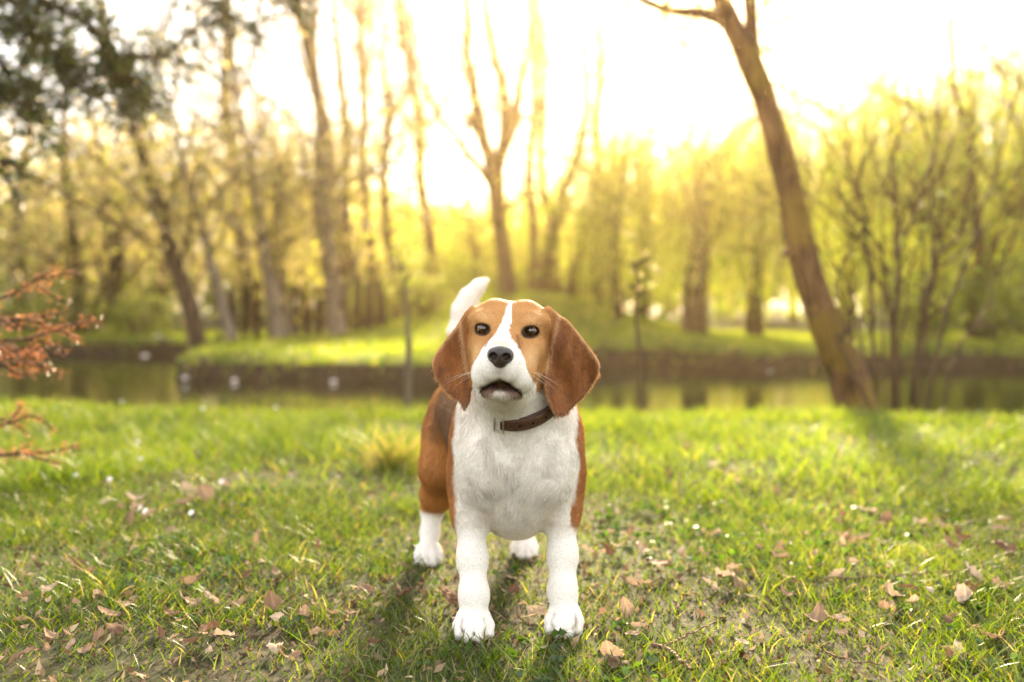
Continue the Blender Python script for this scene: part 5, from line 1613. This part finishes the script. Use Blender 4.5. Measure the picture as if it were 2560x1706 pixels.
for path, w, lab in twigs:
    T = Tubes()
    pts = []
    for (x, y) in path:
        d = CAM_H * FPX / (y - 760.0); c = P(x, y, d); c[2] = float(ground_z(np.array([c[0]]), np.array([c[1]]))[0]) + 0.014; pts.append(c)
    a_, r_ = resample(pts, np.linspace(w, w * 0.6, len(pts)) * pts[0][1] / FPX / 2, 14)
    a_[1:-1] += rng.randn(12, 3) * 0.0012
    T.add(a_, r_, 7)
    tag(link("twig", T.mesh("twig", mat_twig)), lab, "twig", "twigs lying in the grass")

# --- daisies that show as bright dots in the lawn
pet = plain_material("white_petal", (0.82, 0.80, 0.76), 0.5, 0.3); yol = plain_material("yellow_disc", (0.60, 0.38, 0.03), 0.6, 0.3)
stemm = plain_material("flower_stem", (0.08, 0.16, 0.02), 0.6, 0.3)
def daisy_meshes():
    V = []; Q = []
    for k in range(11):
        a_ = k / 11 * 2 * math.pi; c_, s_ = math.cos(a_), math.sin(a_)
        b_ = len(V)
        for r_, w_, z_ in ((0.002, 0.0009, 0.0), (0.006, 0.0019, 0.0012), (0.0095, 0.0010, 0.0006)):
            V += [(r_ * c_ - w_ * s_, r_ * s_ + w_ * c_, z_), (r_ * c_ + w_ * s_, r_ * s_ - w_ * c_, z_)]
        Q += [[b_, b_ + 1, b_ + 3, b_ + 2], [b_ + 2, b_ + 3, b_ + 5, b_ + 4]]
    pm = mesh_np("petals", np.array(V), np.array(Q), np.full(len(Q), 4), [pet])
    dv, dq = uv_sphere(np.array([0, 0, 0.0005]), 0.0028, 10, 7); dv[:, 2] *= 0.7
    dm_ = mesh_np("flower_disc", dv, dq, np.full(len(dq), 4), [yol], smooth=True)
    T = Tubes(); T.add([(0, 0, -0.08), (0.001, 0, -0.03), (0, 0, 0)], [0.0009, 0.0008, 0.0007], 5)
    return pm, dm_, T.mesh("stem", stemm)
dm = daisy_meshes()
dz = [(305, 1003, "white daisy nearest the pond on the left lawn"), (140, 1020, "white daisy beside the orange twigs"), (507, 1022, "white daisy in the middle of the left lawn's far edge"), (345, 1105, "white daisy above the whitish leaf at left"), (352, 1148, "white daisy just right of the whitish leaf"),
      (274, 1198, "white daisy below the whitish leaf"), (350, 1270, "left one of two white daisies close together"), (363, 1277, "right one of two white daisies close together"), (553, 1205, "white daisy halfway to the dog on the left lawn"), (190, 1188, "white daisy right of the dark grass tuft"), (478, 1282, "white daisy by the shade edge"), (690, 1020, "white daisy left of the dry tuft")]
for px, py, lab in dz:
    d = (CAM_H - 0.05) * FPX / (py - 760.0); c = P(px, py, d)
    o = empty("daisy", tuple(c), lab, "flower", "white daisies in the left lawn")
    o.rotation_euler = (0.9, 0.2 * rng.randn(), 0.3 * rng.randn())
    o.scale = (0.65, 0.65, 0.65)
    for nm, me in zip(("petals", "flower_disc", "stem"), dm): link(nm, me, o)

# --- pale stones on the far bank
def stone_mesh(seed):
    V, Q = uv_sphere(np.zeros(3), 1.0, 18, 12)
    n_ = fbm(V + 5 * seed, 1.6, seed) - 0.5; V = V * (1 + 0.5 * n_[:, None]); V[:, 2] *= 0.7
    return mesh_np("stone", V, Q, np.full(len(Q), 4), [mat_stone], smooth=True)
mat_stone = plain_material("pale_stone", (0.78, 0.70, 0.66), 0.6, 0.4, 0, 0.2, 4, 0.3)
for k, (px, py, d, s, lab) in enumerate([(462, 946, 8.7, 0.020, "left pale stone at the water's edge of the island"), (586, 952, 8.65, 0.022, "pale stone at the water's edge below the stake fence"), (834, 954, 8.6, 0.022, "pale stone at the water's edge below the grey tree"),
                                      (1925, 934, 10.1, 0.032, "single pale stone on the right bank left of the leaning tree"), (395, 848, 13.9, 0.09, "larger pale pinkish stone on the bank of the left channel"), (362, 892, 13.2, 0.045, "small pale stone below the pinkish one")]):
    c = P(px, py, d); o = link("stone", stone_mesh(k + 3), None, tuple(c)); o.scale = (s * 1.2, s, s)
    tag(o, lab, "stone", "pale stones along the far bank")

# ------------------------------------------------------------------ haze
nt = NT("warm_haze")
pv = nt.n("ShaderNodeVolumePrincipled")
pv.inputs['Color'].default_value = (1.0, 0.70, 0.30, 1)
pv.inputs['Density'].default_value = 0.0017
pv.inputs['Anisotropy'].default_value = 0.82
nt.l(pv, nt.out.inputs['Volume'])
bm = bmesh.new(); bmesh.ops.create_cube(bm, size=1.0)
me = bpy.data.meshes.new("haze"); bm.to_mesh(me); bm.free(); me.materials.append(nt.m)
haze = link("haze", me, None, (0, 5, 3.6)); haze.scale = (345, 345, 11.0)
tag(haze, "warm sunlit haze filling the air over the pond", "haze", kind="stuff")
